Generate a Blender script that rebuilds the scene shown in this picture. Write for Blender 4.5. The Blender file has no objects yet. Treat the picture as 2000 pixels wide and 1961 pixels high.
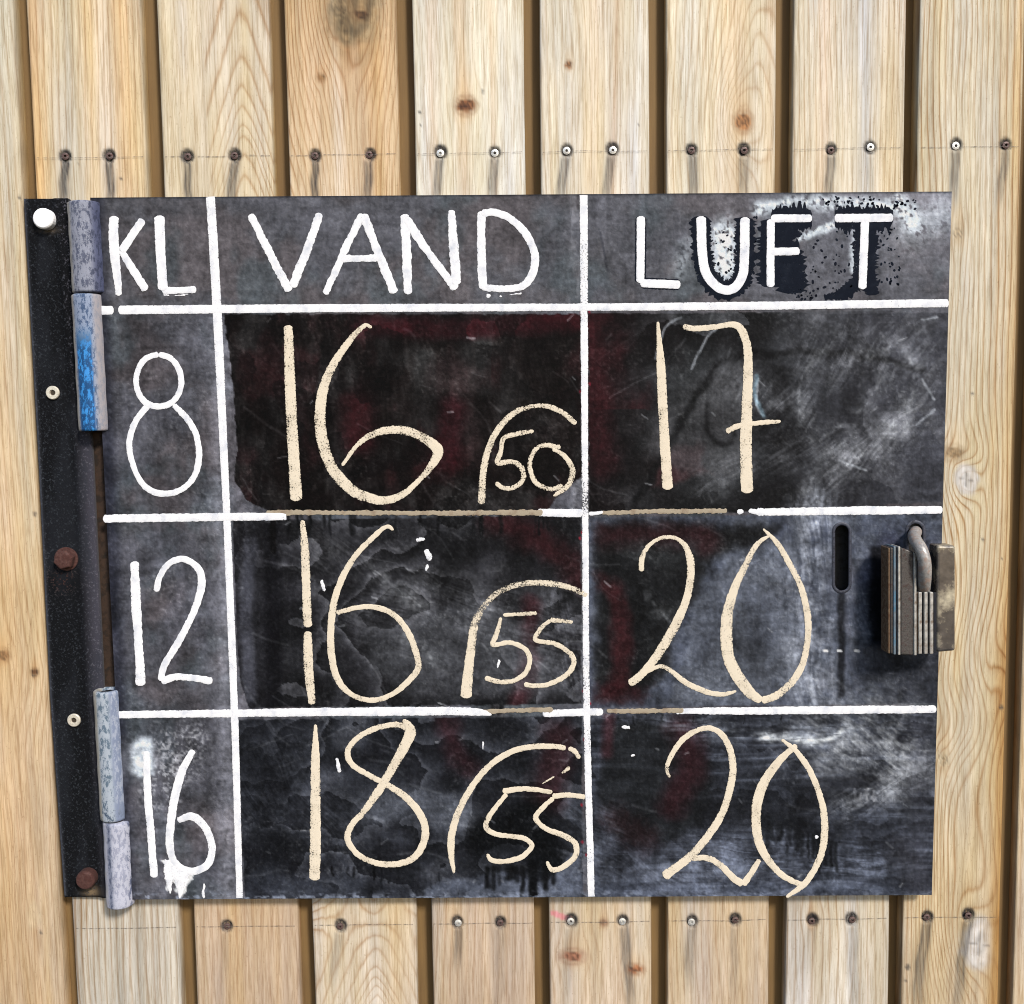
import bpy, math
import numpy as np
from mathutils import Matrix, Vector

# ------------------------------------------------------------------ camera, sky, sun, exposure
SC = bpy.context.scene
COL = SC.collection
S = 0.00045                 # metres per photograph pixel on the wall plane
F = 1950.0                  # focal length in photograph pixels
CX, CY = 1000.0, 980.5
D = F * S
PITCH, ROLL = math.radians(4.66), math.radians(0.78)
R4 = Matrix.Rotation(math.radians(90) - PITCH, 4, 'X') @ Matrix.Rotation(-ROLL, 4, 'Z')
CAM = Vector((0, -D * math.cos(PITCH), D * math.sin(PITCH)))
cd = bpy.data.cameras.new('camera'); cam = bpy.data.objects.new('camera', cd); COL.objects.link(cam)
cam.matrix_world = Matrix.Translation(CAM) @ R4
cd.sensor_width = 36; cd.lens = F / 2000 * 36; cd.clip_start = 0.01; cd.clip_end = 500
SC.camera = cam
SC.render.resolution_x = 1024; SC.render.resolution_y = 1004
SC.view_settings.view_transform = 'Standard'; SC.view_settings.look = 'None'
SC.view_settings.exposure = 0.62; SC.view_settings.gamma = 1
SC.cycles.filter_width = 1.05

SUN_EL, SUN_AZ = math.radians(36), math.radians(30)     # azimuth to the right of the wall's outward normal
sd = Vector((math.sin(SUN_AZ) * math.cos(SUN_EL), -math.cos(SUN_AZ) * math.cos(SUN_EL), math.sin(SUN_EL)))
W = bpy.data.worlds.new('World'); SC.world = W; W.use_nodes = True
nt = W.node_tree; nt.nodes.clear()
sky = nt.nodes.new('ShaderNodeTexSky'); sky.sky_type = 'NISHITA'; sky.sun_disc = False
sky.sun_elevation = SUN_EL; sky.sun_rotation = math.atan2(sd.x, sd.y)
bg = nt.nodes.new('ShaderNodeBackground'); bg.inputs['Strength'].default_value = 0.12
wo = nt.nodes.new('ShaderNodeOutputWorld')
nt.links.new(sky.outputs[0], bg.inputs[0]); nt.links.new(bg.outputs[0], wo.inputs[0])
sl = bpy.data.lights.new('sun', 'SUN'); sl.energy = 2.9; sl.angle = math.radians(9); sl.color = (1, 0.94, 0.87)
so = bpy.data.objects.new('sun', sl); COL.objects.link(so)
so.rotation_euler = (-sd).to_track_quat('-Z', 'Y').to_euler()

GAIN = 1.62                 # what the light multiplies an albedo by: seen colour / GAIN = albedo
def lin(c):
    c = np.asarray(c, float) / 255.0
    return np.where(c <= 0.04045, c / 12.92, ((c + 0.055) / 1.055) ** 2.4)
def alb(c, g=None):
    return np.clip(lin(c) / (g or GAIN), 0.002, 0.86)

# ------------------------------------------------------------------ projection of picture points on real planes
_R = np.array(R4.to_3x3()); _C = np.array(CAM)
def P(u, v, y=0.0):
    """photograph pixel -> point of the plane at depth y (arrays allowed)"""
    u = np.asarray(u, float); v = np.asarray(v, float); y = np.asarray(y, float)
    d = np.stack([(u - CX) / F, -(v - CY) / F, -np.ones_like(u)], -1) @ _R.T
    t = (y - _C[1]) / d[..., 1]
    return _C + d * t[..., None]
def PX(x, y, z):
    """world point -> photograph pixel"""
    p = np.stack([x - _C[0], y - _C[1], z - _C[2]], -1) @ _R
    return CX + F * p[..., 0] / -p[..., 2], CY - F * p[..., 1] / -p[..., 2]

# ------------------------------------------------------------------ noise
def vnoise(x, y, seed):
    rs = np.random.RandomState(seed); N = 128
    L = rs.rand(N, N)
    xi = np.floor(x).astype(int); yi = np.floor(y).astype(int)
    fx = x - xi; fy = y - yi; fx = fx * fx * (3 - 2 * fx); fy = fy * fy * (3 - 2 * fy)
    a = L[yi % N, xi % N]; b = L[yi % N, (xi + 1) % N]; c = L[(yi + 1) % N, xi % N]; d = L[(yi + 1) % N, (xi + 1) % N]
    return (a * (1 - fx) + b * fx) * (1 - fy) + (c * (1 - fx) + d * fx) * fy
def fbm(x, y, lx, ly, seed, octv=4, gain=0.5):
    s = 0; a = 1; t = 0
    for k in range(octv):
        s = s + a * vnoise(x / lx * 2 ** k + 13.7 * k + 40, y / ly * 2 ** k + 7.3 * k + 40, seed + k); t += a; a *= gain
    return s / t
def sstep(a, b, x):
    t = np.clip((x - a) / (b - a), 0, 1); return t * t * (3 - 2 * t)
def catmull(pts, n_per=None, step=2.0):
    pts = np.asarray(pts, float)
    if len(pts) == 2:
        L = np.linalg.norm(pts[1, :2] - pts[0, :2]); n = max(2, int(L / step)); t = np.linspace(0, 1, n + 1)[:, None]
        return pts[0] * (1 - t) + pts[1] * t
    q = np.vstack([2 * pts[0] - pts[1], pts, 2 * pts[-1] - pts[-2]]); out = []
    for i in range(1, len(q) - 2):
        L = np.linalg.norm(q[i + 1, :2] - q[i, :2]); n = max(2, int(L / step)); t = np.linspace(0, 1, n, endpoint=False)[:, None]
        p0, p1, p2, p3 = q[i - 1], q[i], q[i + 1], q[i + 2]
        out.append(0.5 * ((2 * p1) + (-p0 + p2) * t + (2 * p0 - 5 * p1 + 4 * p2 - p3) * t ** 2 + (-p0 + 3 * p1 - 3 * p2 + p3) * t ** 3))
    out.append(q[-2][None]); return np.vstack(out)
def polydist(X, Y, pts, pad=60):
    """distance to a polyline and the arc position, only near it"""
    pts = np.asarray(pts, float); Dm = np.full(X.shape, 1e6)
    m = (X > pts[:, 0].min() - pad) & (X < pts[:, 0].max() + pad) & (Y > pts[:, 1].min() - pad) & (Y < pts[:, 1].max() + pad)
    x, y = X[m], Y[m]; best = np.full(x.shape, 1e6)
    for (ax, ay), (bx, by) in zip(pts[:-1, :2], pts[1:, :2]):
        vx, vy = bx - ax, by - ay; l2 = vx * vx + vy * vy + 1e-9
        t = np.clip(((x - ax) * vx + (y - ay) * vy) / l2, 0, 1)
        best = np.minimum(best, np.hypot(x - ax - t * vx, y - ay - t * vy))
    Dm[m] = best; return Dm

# ------------------------------------------------------------------ objects
def root(name, loc, label, cat, group=None):
    o = bpy.data.objects.new(name, None); COL.objects.link(o); o.location = loc
    o.empty_display_size = 0.05; o['label'] = label; o['category'] = cat
    if group: o['group'] = group
    return o
def wloc(o):
    v = Vector((0, 0, 0))
    while o: v = v + o.location; o = o.parent
    return v
def mesh(name, V, faces, mat, parent, label=None, smooth=False, attrs=None, kind=None, quads=None):
    V = np.asarray(V, float).reshape(-1, 3); c = (V.min(0) + V.max(0)) / 2
    me = bpy.data.meshes.new(name)
    if quads is not None:
        q = np.asarray(quads, np.int32); nq = len(q)
        me.vertices.add(len(V)); me.vertices.foreach_set('co', (V - c).ravel())
        me.loops.add(nq * 4); me.loops.foreach_set('vertex_index', q.ravel())
        me.polygons.add(nq); me.polygons.foreach_set('loop_start', np.arange(0, nq * 4, 4, dtype=np.int32))
        me.polygons.foreach_set('loop_total', np.full(nq, 4, np.int32))
        me.update(calc_edges=True)
    else:
        me.from_pydata([tuple(p) for p in (V - c)], [], [tuple(int(i) for i in f) for f in faces]); me.update()
    if smooth: me.polygons.foreach_set('use_smooth', np.ones(len(me.polygons), bool))
    for k, a in (attrs or {}).items():
        a = np.asarray(a, np.float32)
        if a.ndim == 2:
            at = me.attributes.new(k, 'FLOAT_COLOR', 'POINT')
            at.data.foreach_set('color', np.hstack([a, np.ones((len(a), 1), np.float32)]).ravel())
        else:
            me.attributes.new(k, 'FLOAT', 'POINT').data.foreach_set('value', a.ravel())
    me.materials.append(mat)
    o = bpy.data.objects.new(name, me); COL.objects.link(o)
    o.parent = parent; o.location = Vector(c) - (wloc(parent) if parent else Vector((0, 0, 0)))
    if label: o['label'] = label
    if kind: o['kind'] = kind
    return o
def gridquads(nr, nc, keep=None):
    i = np.arange(nr * nc).reshape(nr, nc)
    q = np.stack([i[:-1, :-1], i[1:, :-1], i[1:, 1:], i[:-1, 1:]], -1)
    if keep is not None: q = q[keep]
    return q.reshape(-1, 4)

class MB:
    def __init__(s): s.v = []; s.f = []
    def add(s, V, Fc):
        n = len(s.v); s.v += [tuple(map(float, p)) for p in V]; s.f += [tuple(i + n for i in f) for f in Fc]
    def box8(s, A, B):
        """A: front four corners (TL,TR,BR,BL), B: back four"""
        s.add(list(A) + list(B), [(0, 3, 2, 1), (4, 5, 6, 7), (0, 1, 5, 4), (1, 2, 6, 5), (2, 3, 7, 6), (3, 0, 4, 7)])
    def tube(s, pts, rad, n=16, caps=True, hollow=0):
        pts = [Vector(p) for p in pts]; rad = rad if hasattr(rad, '__len__') else [rad] * len(pts)
        rings = []; up = None
        for i, p in enumerate(pts):
            t = (pts[min(i + 1, len(pts) - 1)] - pts[max(i - 1, 0)]).normalized()
            if up is None: up = t.orthogonal().normalized()
            up = (up - t * up.dot(t)).normalized(); b = t.cross(up)
            rings.append([p + (up * math.cos(a) + b * math.sin(a)) * rad[i] for a in [2 * math.pi * k / n for k in range(n)]])
        V = [q for r in rings for q in r]; Fc = []
        for i in range(len(pts) - 1):
            for k in range(n):
                Fc.append((i * n + k, i * n + (k + 1) % n, (i + 1) * n + (k + 1) % n, (i + 1) * n + k))
        if caps: Fc += [tuple(reversed(range(n))), tuple(range(len(V) - n, len(V)))]
        s.add(V, Fc)
    def lathe(s, c, prof, n=24, hexa=False, rot=0):
        """axis along -y (towards the viewer); prof = [(radius, height towards viewer)]"""
        V = []; Fc = []
        for r, h in prof:
            for k in range(n):
                a = 2 * math.pi * k / n + rot; V.append((c[0] + r * math.cos(a), c[1] - h, c[2] + r * math.sin(a)))
        for i in range(len(prof) - 1):
            for k in range(n): Fc.append((i * n + k, i * n + (k + 1) % n, (i + 1) * n + (k + 1) % n, (i + 1) * n + k))
        Fc.append(tuple(range((len(prof) - 1) * n, len(prof) * n)))
        s.add(V, Fc)
    def build(s, name, mat, parent, **k): return mesh(name, s.v, s.f, mat, parent, **k)
def bevel(o, w=0.0006, seg=2):
    m = o.modifiers.new('bevel', 'BEVEL'); m.width = w; m.segments = seg; m.limit_method = 'ANGLE'

# ------------------------------------------------------------------ material helpers
class NM:
    def __init__(s, name):
        s.m = bpy.data.materials.new(name); s.m.use_nodes = True; s.t = s.m.node_tree
        s.b = s.t.nodes['Principled BSDF']; s.out = s.t.nodes['Material Output']
    def n(s, typ, **kw):
        x = s.t.nodes.new('ShaderNode' + typ)
        for k, v in kw.items(): setattr(x, k, v)
        return x
    def set(s, x, i, v):
        if isinstance(v, bpy.types.NodeSocket): s.t.links.new(v, x.inputs[i])
        else:
            if hasattr(v, '__len__') and len(v) == 3 and len(x.inputs[i].default_value) == 4: v = tuple(v) + (1,)
            x.inputs[i].default_value = v
    def attr(s, name, out='Fac'):
        return s.n('Attribute', attribute_name=name).outputs[out]
    def math(s, op, a, b=0.0, c=None, clamp=False):
        x = s.n('Math', operation=op, use_clamp=clamp); s.set(x, 0, a); s.set(x, 1, b)
        if c is not None: s.set(x, 2, c)
        return x.outputs[0]
    def mix(s, f, a, b, mode='MIX'):
        x = s.n('Mix', data_type='RGBA', blend_type=mode, clamp_factor=True); s.set(x, 0, f); s.set(x, 6, a); s.set(x, 7, b); return x.outputs[2]
    def coord(s, sx=1, sy=1, sz=1, src='Object'):
        tc = s.n('TexCoord'); mp = s.n('Mapping'); s.t.links.new(tc.outputs[src], mp.inputs[0]); mp.inputs['Scale'].default_value = (sx, sy, sz)
        return mp.outputs[0]
    def noise(s, scale, vec=None, detail=4, rough=0.55, dist=0.0):
        x = s.n('TexNoise'); s.set(x, 'Scale', scale); s.set(x, 'Detail', detail); s.set(x, 'Roughness', rough); s.set(x, 'Distortion', dist)
        if vec is not None: s.t.links.new(vec, x.inputs['Vector'])
        return x.outputs['Fac']
    def ramp(s, f, stops, interp='LINEAR'):
        x = s.n('ValToRGB'); r = x.color_ramp; r.interpolation = interp
        while len(r.elements) < len(stops): r.elements.new(0.5)
        for e, (p, c) in zip(r.elements, stops):
            e.position = p; e.color = (c, c, c, 1) if not hasattr(c, '__len__') else tuple(c) + (1,)
        s.set(x, 0, f); return x.outputs[0]
    def bump(s, h, strength=0.3, dist=0.001, nrm=None):
        x = s.n('Bump'); s.set(x, 'Strength', strength); s.set(x, 'Distance', dist); s.set(x, 'Height', h)
        if nrm is not None: s.t.links.new(nrm, x.inputs['Normal'])
        s.t.links.new(x.outputs[0], s.b.inputs['Normal']); return x.outputs[0]
    def base(s, c=None, rough=None, metal=None, spec=None):
        if c is not None: s.set(s.b, 'Base Color', c)
        if rough is not None: s.set(s.b, 'Roughness', rough)
        if metal is not None: s.set(s.b, 'Metallic', metal)
        if spec is not None: s.set(s.b, 'Specular IOR Level', spec)

def wood_material(name):
    k = NM(name)
    tint = k.attr('tint', 'Color'); ring = k.attr('ring'); ls = k.attr('linestr'); stain = k.attr('stain')
    wob = k.noise(28, k.coord(1, 1, 0.12), 3)
    wob2 = k.noise(260, k.coord(1, 1, 0.06), 3)
    r = k.math('ADD', ring, k.math('MULTIPLY', wob, 0.8)); r = k.math('ADD', r, k.math('MULTIPLY', wob2, 0.34))
    fr = k.math('FRACT', r)
    prof = k.ramp(fr, [(0.0, 0.35), (0.12, 0.0), (0.5, 0.06), (0.72, 0.35), (0.86, 1.0), (0.93, 0.8), (1.0, 0.35)])
    late = k.mix(1.0, tint, (0.56, 0.37, 0.2), 'MULTIPLY')
    var = k.ramp(k.noise(17, k.coord(1, 1, 0.3), 2), [(0.3, 0.35), (0.65, 1.0)])
    c = k.mix(k.math('MULTIPLY', k.math('MULTIPLY', prof, ls), var), tint, late)
    fib = k.noise(900, k.coord(1, 1, 0.035), 4, 0.65)
    c = k.mix(k.ramp(fib, [(0.38, 0.75), (0.53, 0.0)]), c, k.mix(1.0, c, (0.66, 0.58, 0.48), 'MULTIPLY'))
    pale = k.noise(420, k.coord(1, 1, 0.08), 3, 0.6)
    c = k.mix(k.ramp(pale, [(0.5, 0.0), (0.68, 0.7)]), c, k.mix(1.0, c, (1.2, 1.22, 1.28), 'MULTIPLY'))
    spk = k.noise(700, k.coord(1, 1, 0.5), 2, 0.6)
    c = k.mix(k.ramp(spk, [(0.64, 0.0), (0.75, 0.5)]), c, k.mix(1.0, c, (0.55, 0.48, 0.4), 'MULTIPLY'))
    sn = k.noise(500, k.coord(1, 1, 0.08), 3, 0.6)
    st = k.math('MULTIPLY', stain, k.ramp(sn, [(0.3, 0.6), (0.55, 1.0)]), clamp=True)
    c = k.mix(st, c, (0.03, 0.028, 0.029))
    k.base(c, 0.72, 0, 0.3)
    h = k.math('SUBTRACT', k.math('MULTIPLY', fib, 0.7), k.math('MULTIPLY', prof, 0.25))
    k.bump(h, 0.45, 0.0006)
    return k.m
WOOD = wood_material('weathered_pine')

# ------------------------------------------------------------------ the plank wall
wall = root('plank_wall', (0, 0.01, -0.72), 'pale pine board wall of vertical planks with gaps, behind the chalkboard', 'wall')
TOP_SCREWS = [(124,297),(208,296),(356,297),(445,296),(598,296),(701,294),(836,290),(939,290),(1075,287),(1162,285),(1312,285),(1411,286),(1576,285),(1650,280),(1813,276),(1908,275)]
BOT_SCREWS = [(431,1757),(645,1757),(868,1750),(948,1750),(1082,1747),(1181,1748),(1312,1748),(1394,1745),(1540,1746),(1616,1745),(1758,1740),(1836,1737)]
K = 2000 / 1942
TOP_SCREWS = [(a * K, b * K) for a, b in TOP_SCREWS]; BOT_SCREWS = [(a * K, b * K) for a, b in BOT_SCREWS]
BRIGHT = {7: 1, 6: 1, 8: 1, 9: 1, 13: 1, 14: 1, 18: 1, 20: 1, 21: 1, 22: 1}

def xavg(pairs):
    return float(np.mean([P(u, v, 0.0)[0] for u, v in pairs]))
EDGE = {  # left and right edges in photograph pixels at a high and a low place
    'L': ([(-215, 0), (-95, 1961)], [(19, 0), (45, 380), (121, 1770), (128, 1961)]),
    'A': ([(45, 0), (68, 380), (147, 1765), (154, 1961)], [(267, 0), (287, 380), (352, 1765), (358, 1961)]),
    'B': ([(297, 0), (314, 380), (386, 1765), (390, 1961)], [(521, 0), (533, 380), (587, 1765)]),
    'C': ([(552, 0), (563, 380), (616, 1765)], [(771, 0), (780, 380), (814, 1765), (818, 1961)]),
    'D': ([(801, 0), (809, 380), (850, 1765)], [(1021, 0), (1024, 380), (1046, 1765)]),
    'E': ([(1052, 0), (1054, 380), (1077, 1765)], [(1268, 0), (1266, 380), (1273, 1765)]),
    'F': ([(1302, 0), (1303, 380), (1300, 1765)], [(1520, 0), (1516, 380), (1498, 1765)]),
    'G': ([(1558, 0), (1552, 380), (1526, 1765)], [(1778, 0), (1765, 380), (1726, 1765)]),
    'H': ([(1810, 0), (1799, 380), (1752, 1765), (1747, 1961)], [(1953, 1765), (1946, 1961)]),
    'I': ([(1985, 1765), (1977, 1961)], [(2190, 1765), (2182, 1961)]),
}
PL = {}
# colours: stops along the height (picture row, colour)
PL['L'] = dict(cols=[(0, (206, 196, 168)), (350, (212, 190, 150)), (900, (226, 192, 142)), (1500, (218, 180, 128)), (1961, (206, 170, 122))], sp=13, ls=0.5, seed=3,
    stripes=[(85, 22, (224, 176, 110), 0.5), (40, 10, (232, 200, 150), 0.5), (15, 25, (204, 196, 172), 0.5)], bend=5,
    knots=[(67, 1790, 14, 30, (226, 198, 150), 0.5), (68, 1313, 7, 6, (120, 80, 45), 0.9), (4, 1280, 14, 10, (165, 115, 65), 0.7)], dots=[(68, 1004, 5), (80, 1821, 4), (38, 385, 4), (66, 1320, 5)])
PL['A'] = dict(cols=[(0, (226, 200, 156)), (400, (226, 204, 164)), (1700, (214, 196, 166)), (1961, (206, 192, 166))], sp=12, ls=0.6, seed=5,
    stripes=[(75, 16, (234, 186, 120), 0.8), (140, 26, (200, 192, 168), 0.6), (178, 12, (226, 190, 130), 0.6), (235, 24, (236, 192, 128), 0.7), (205, 14, (236, 214, 180), 0.6)], bend=3,
    lower=dict(cols=(206, 196, 176), ls=0.9, sp=13, grey=1), dots=[(237, 350, 4), (152, 322, 3)])
PL['B'] = dict(cols=[(0, (226, 206, 170)), (400, (226, 204, 162)), (1700, (208, 174, 132)), (1961, (208, 176, 138))], sp=26, ls=0.22, seed=8, arch=(475, [-90, 18, 108, 166, 205, 241, 262, 299, 340, 390, 440]),
    stripes=[(330, 20, (216, 198, 158), 0.5)], lower=dict(sp=16, ls=0.45), knots=[])
PL['C'] = dict(cols=[(0, (214, 176, 122)), (150, (222, 186, 138)), (400, (226, 196, 152)), (1700, (214, 192, 156)), (1961, (222, 202, 170))], sp=10.5, ls=0.75, seed=11, bend=10,
    stripes=[(735, 22, (228, 180, 112), 0.7), (660, 12, (236, 216, 184), 0.6), (760, 14, (232, 196, 146), 0.5)],
    knots=[(690, 2, 50, 84, (158, 140, 104), 0.8), (662, 10, 20, 30, (140, 126, 96), 0.6), (676, 56, 18, 34, (134, 118, 84), 0.55), (704, 28, 15, 9, (104, 70, 38), 0.9), (627, 152, 8, 6, (150, 108, 60), 0.8)], lower=dict(hyp=(731, 1850), ls=0.75, sp=14))
PL['D'] = dict(cols=[(0, (232, 220, 192)), (400, (232, 222, 196)), (1700, (214, 186, 150)), (1961, (204, 174, 138))], sp=16, ls=0.34, seed=14, bend=6,
    stripes=[(845, 12, (230, 198, 156), 0.5), (905, 14, (236, 200, 158), 0.55), (965, 5, (214, 184, 152), 0.5), (820, 14, (228, 222, 206), 0.6)],
    knots=[(909, 206, 18, 14, (152, 98, 56), 1.0), (909, 208, 12, 3.5, (92, 52, 30), .8)], dots=[(943, 179, 4), (820, 219, 3.5), (821, 243, 3)], lower=dict(sp=18, ls=0.5))
PL['E'] = dict(cols=[(0, (230, 216, 188)), (400, (230, 214, 182)), (1700, (216, 194, 160)), (1961, (212, 186, 152))], sp=13, ls=0.4, seed=17, bend=5,
    stripes=[(1200, 7, (212, 172, 128), 0.5), (1160, 22, (232, 204, 164), 0.5), (1245, 12, (212, 208, 198), 0.6), (1095, 20, (222, 214, 194), 0.5)],
    knots=[(1111, 127, 7, 7, (160, 105, 58), 0.9), (1118, 1868, 22, 11, (176, 112, 82), 0.9), (1240, 1893, 15, 8, (184, 112, 66), 0.9), (1179, 1802, 8, 6, (160, 120, 92), 0.8)], dots=[(1247, 242, 3)], lower=dict(sp=18, ls=0.4))
PL['F'] = dict(cols=[(0, (228, 212, 180)), (400, (230, 212, 178)), (1700, (214, 188, 150)), (1961, (210, 182, 146))], sp=17, ls=0.55, seed=20, bend=14,
    stripes=[(1435, 26, (232, 198, 150), 0.6), (1345, 26, (216, 208, 184), 0.6), (1505, 10, (226, 192, 144), 0.5)],
    knots=[(1452, 238, 17, 16, (186, 126, 70), 0.95)], big=[(1450, 240, 48, 85)], lower=dict(sp=15, ls=0.5))
PL['G'] = dict(cols=[(0, (226, 212, 184)), (400, (230, 212, 176)), (1700, (206, 190, 160)), (1961, (212, 200, 180))], sp=10, ls=0.6, seed=23, bend=2.5,
    stripes=[(1690, 14, (212, 208, 200), 0.8), (1610, 14, (226, 194, 158), 0.5), (1745, 20, (222, 196, 152), 0.5), (1650, 16, (232, 218, 190), 0.5)],
    knots=[(1588, 1797, 10, 8, (110, 82, 60), 0.9)], big=[(1570, 1830, 60, 50)], lower=dict(sp=15, ls=0.7))
PL['H'] = dict(cols=[(0, (222, 208, 176)), (400, (214, 200, 168)), (1000, (216, 198, 160)), (1500, (212, 190, 146)), (1961, (208, 182, 142))], sp=11.5, ls=0.95, seed=26, bend=9,
    stripes=[(1990, 14, (224, 180, 112), 0.6), (1960, 10, (222, 190, 136), 0.5), (1870, 18, (220, 210, 188), 0.4), (1820, 14, (206, 186, 146), 0.5)],
    knots=[(1887, 937, 26, 32, (214, 206, 196), 0.9), (1912, 1845, 40, 52, (222, 214, 204), 0.92), (1871, 455, 11, 14, (206, 186, 148), 0.6), (1842, 1482, 12, 16, (204, 190, 156), 0.7), (1862, 885, 20, 12, (150, 118, 72), 0.6), (1974, 1340, 14, 26, (96, 66, 34), 0.8)],
    dots=[(1900, 768, 4), (1920, 1055, 4), (1773, 1889, 7), (1768, 1915, 4), (1956, 1382, 6), (1957, 1090, 3)], lower=dict(arch=(1850, 1500, 0.05, 28)))
PL['I'] = dict(cols=[(0, (214, 190, 150)), (1961, (212, 186, 146))], sp=18, ls=0.5, seed=29, stripes=[], bend=4)

def screws_of(u0, u1):
    out = []
    for i, (u, v) in enumerate(TOP_SCREWS + BOT_SCREWS):
        if u0 < u < u1: out.append((i, u, v))
    return out

def make_screw(i, u, v, plank, yf):
    rs = np.random.RandomState(100 + i); c = P(u + rs.uniform(-1, 1), v + rs.uniform(-1, 1), yf + 0.0012 + rs.uniform(-.0004, .0006))
    bright = BRIGHT.get(i, 0); mb = MB(); r = 0.0033 if bright else 0.0031
    mb.lathe(c, [(r * 0.9, -0.001), (r, 0.0), (r * 0.97, 0.0005), (r * 0.5, 0.0009), (r * 0.4, 0.0009), (r * 0.34, -0.0014), (r * 0.05, -0.0016)], 18)
    mesh('screw', mb.v, mb.f, M_SCREW_B if bright else M_SCREW_D, plank, smooth=False)

def build_plank(name, key, x0, x1, detail=True, yoff=0.0):
    d = PL[key]; sx = 3.0 * S if detail else 12 * S
    nc = max(8, int((x1 - x0) / sx))
    # rows: fine inside the picture, coarse outside it
    if detail: zs = np.concatenate([np.linspace(0.72, 0.46, 18)[:-1], np.linspace(0.46, -0.47, 430), np.linspace(-0.47, -0.72, 18)[1:]])
    else: zs = np.linspace(0.72, -0.72, 60)
    xs = np.concatenate([[x0], np.linspace(x0 + 0.0007, x1 - 0.0007, nc - 2), [x1]])
    Z, X = np.meshgrid(zs, xs, indexing='ij')
    rs = np.random.RandomState(d['seed'])
    edge = np.zeros_like(X); edge[:, 0] = 0.0007; edge[:, -1] = 0.0007
    wav = (fbm(Z * 1000, Z * 0, 160, 1, d['seed'], 3) - 0.5) * 0.0016
    Xw = X + wav * ((X - x0) / (x1 - x0) * 2 - 1)
    Y = yoff + edge + (fbm(X * 1000, Z * 1000, 60, 300, d['seed'] + 9, 3) - 0.5) * 0.0012
    U, V = PX(Xw, Y, Z)
    # ---- tint
    rows = np.array([a for a, _ in d['cols']], float); cc = np.array([b for _, b in d['cols']], float)
    T = np.stack([np.interp(V, rows, cc[:, j]) for j in range(3)], -1)
    uc0 = U[np.argmin(abs(zs - 0.3))].mean()            # keep stripes along the plank
    Uref = PX(Xw, Y, np.full_like(Z, 0.33))[0]          # column measured at a fixed height
    Ulow = PX(Xw, Y, np.full_like(Z, -0.38))[0]
    wobu = (fbm(Uref, V, 120, 420, d['seed'] + 3, 3) - 0.5) * 18
    fade = 1 - sstep(900, 1300, V) * 0.6
    for (sc, w, col, a) in d['stripes']:
        m = (np.exp(-((Uref + wobu - sc) / w) ** 2) * a * fade)[..., None]
        T = T * (1 - m) + np.array(col, float) * m
    lw = d.get('lower', {})
    low = sstep(1300, 1500, V)
    n1 = fbm(Uref, V, 14, 500, d['seed'] + 20, 4) - 0.5
    n2 = fbm(Uref, V, 60, 200, d['seed'] + 30, 4) - 0.5
    T = T * (1 + 0.16 * n1 + 0.13 * n2)[..., None]
    warm = (fbm(Uref, V, 30, 300, d['seed'] + 50, 3) - 0.5)[..., None] * np.array([10, -2, -34.])
    T = T + warm
    if lw.get('grey'): T = T * (1 - low[..., None]) + (T * 0.35 + np.array([206, 198, 182.]) * 0.65 * (1 + 0.5 * n1)[..., None]) * low[..., None]
    # ---- growth rings
    Uu = Uref.copy(); knot_amt = np.zeros_like(U)
    for kk in d.get('knots', []):
        ku, kv, a, b, col, s_ = kk
        i = np.argmin(abs(V[:, 0] - kv)); kx = Uref[i, np.argmin(abs(U[i] - ku))] if U[i].min() < ku < U[i].max() else ku
        dx, dy = Uref - kx, V - kv
        g = np.exp(-((dx / (a * 2.0)) ** 2 + (dy / (b * 3.4)) ** 2))
        Uu = Uu - dx * g * 0.8
    u = Uu / d['sp']; barch = 0
    u = u + (fbm(Uref, V, 200, 700, d['seed'] + 60, 3) - 0.5) * d.get('bend', 4)
    if 'arch' in d:
        ax, tips = d['arch']; dx = Uref - ax
        yt = V - 46 * (np.sqrt(1 + (dx / 14.0) ** 2) - 1) + 7 * (fbm(Uref, V, 20, 60, d['seed'] + 70, 3) - 0.5)
        q = np.interp(yt, tips, np.arange(len(tips))) + 0.35
        m = 1 - sstep(62, 80, abs(dx)); u = np.where(abs(dx) < 74, q - 0.18, u); barch = m * (1 - low)
    for (bu, bv, a, b) in d.get('big', []):
        dx, dy = Uref - bu, V - bv
        u = u + 4.5 * np.exp(-((dx / a) ** 2 + (dy / b) ** 2)) + 2.5 * np.exp(-((dx / (a * 1.3)) ** 2 + ((dy + 120) / (b * 1.6)) ** 2))
    ul = Uu / lw.get('sp', d['sp']) + (fbm(Uref, V, 200, 600, d['seed'] + 63, 3) - 0.5) * 5
    if 'hyp' in lw:
        hx, hy = lw['hyp']; dx, dy = Ulow - hx, V - hy; tl_ = [1500, 1600, 1690, 1750, 1800, 1850, 1888, 1908, 1926, 1946, 1968, 1990, 2010]
        yt = V - 34 * (np.sqrt(1 + (dx / 15.0) ** 2) - 1) + 9 * (fbm(Uref, V, 20, 50, 99, 3) - .5)
        ul = np.interp(yt, tl_, np.arange(13.)) * sstep(1700, 1860, V) + np.abs(dx) / 15 * (1 - sstep(1700, 1860, V)) + 0.3
    if key == 'H':
        for (bu, bv, a, b) in [(1912, 1842, 62, 84), (1887, 937, 36, 44)]: ul = ul + 3.6 * np.exp(-(((U - bu) / a) ** 2 + ((V - bv) / b) ** 2))
        ul = ul + 1.6 * np.sin((V - 1250) / 62.0 + (Uref - 1850) / 55.0) * np.exp(-((V - 1310) / 150.0) ** 2)
        u = u + 1.6 * np.sin((V - 1250) / 62.0 + (Uref - 1850) / 55.0) * np.exp(-((V - 1310) / 150.0) ** 2) + 1.2 * np.exp(-((V - 937) / 70.0) ** 2) * np.sign(Uref - 1890) * np.exp(-np.abs(Uref - 1890) / 60)
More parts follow.
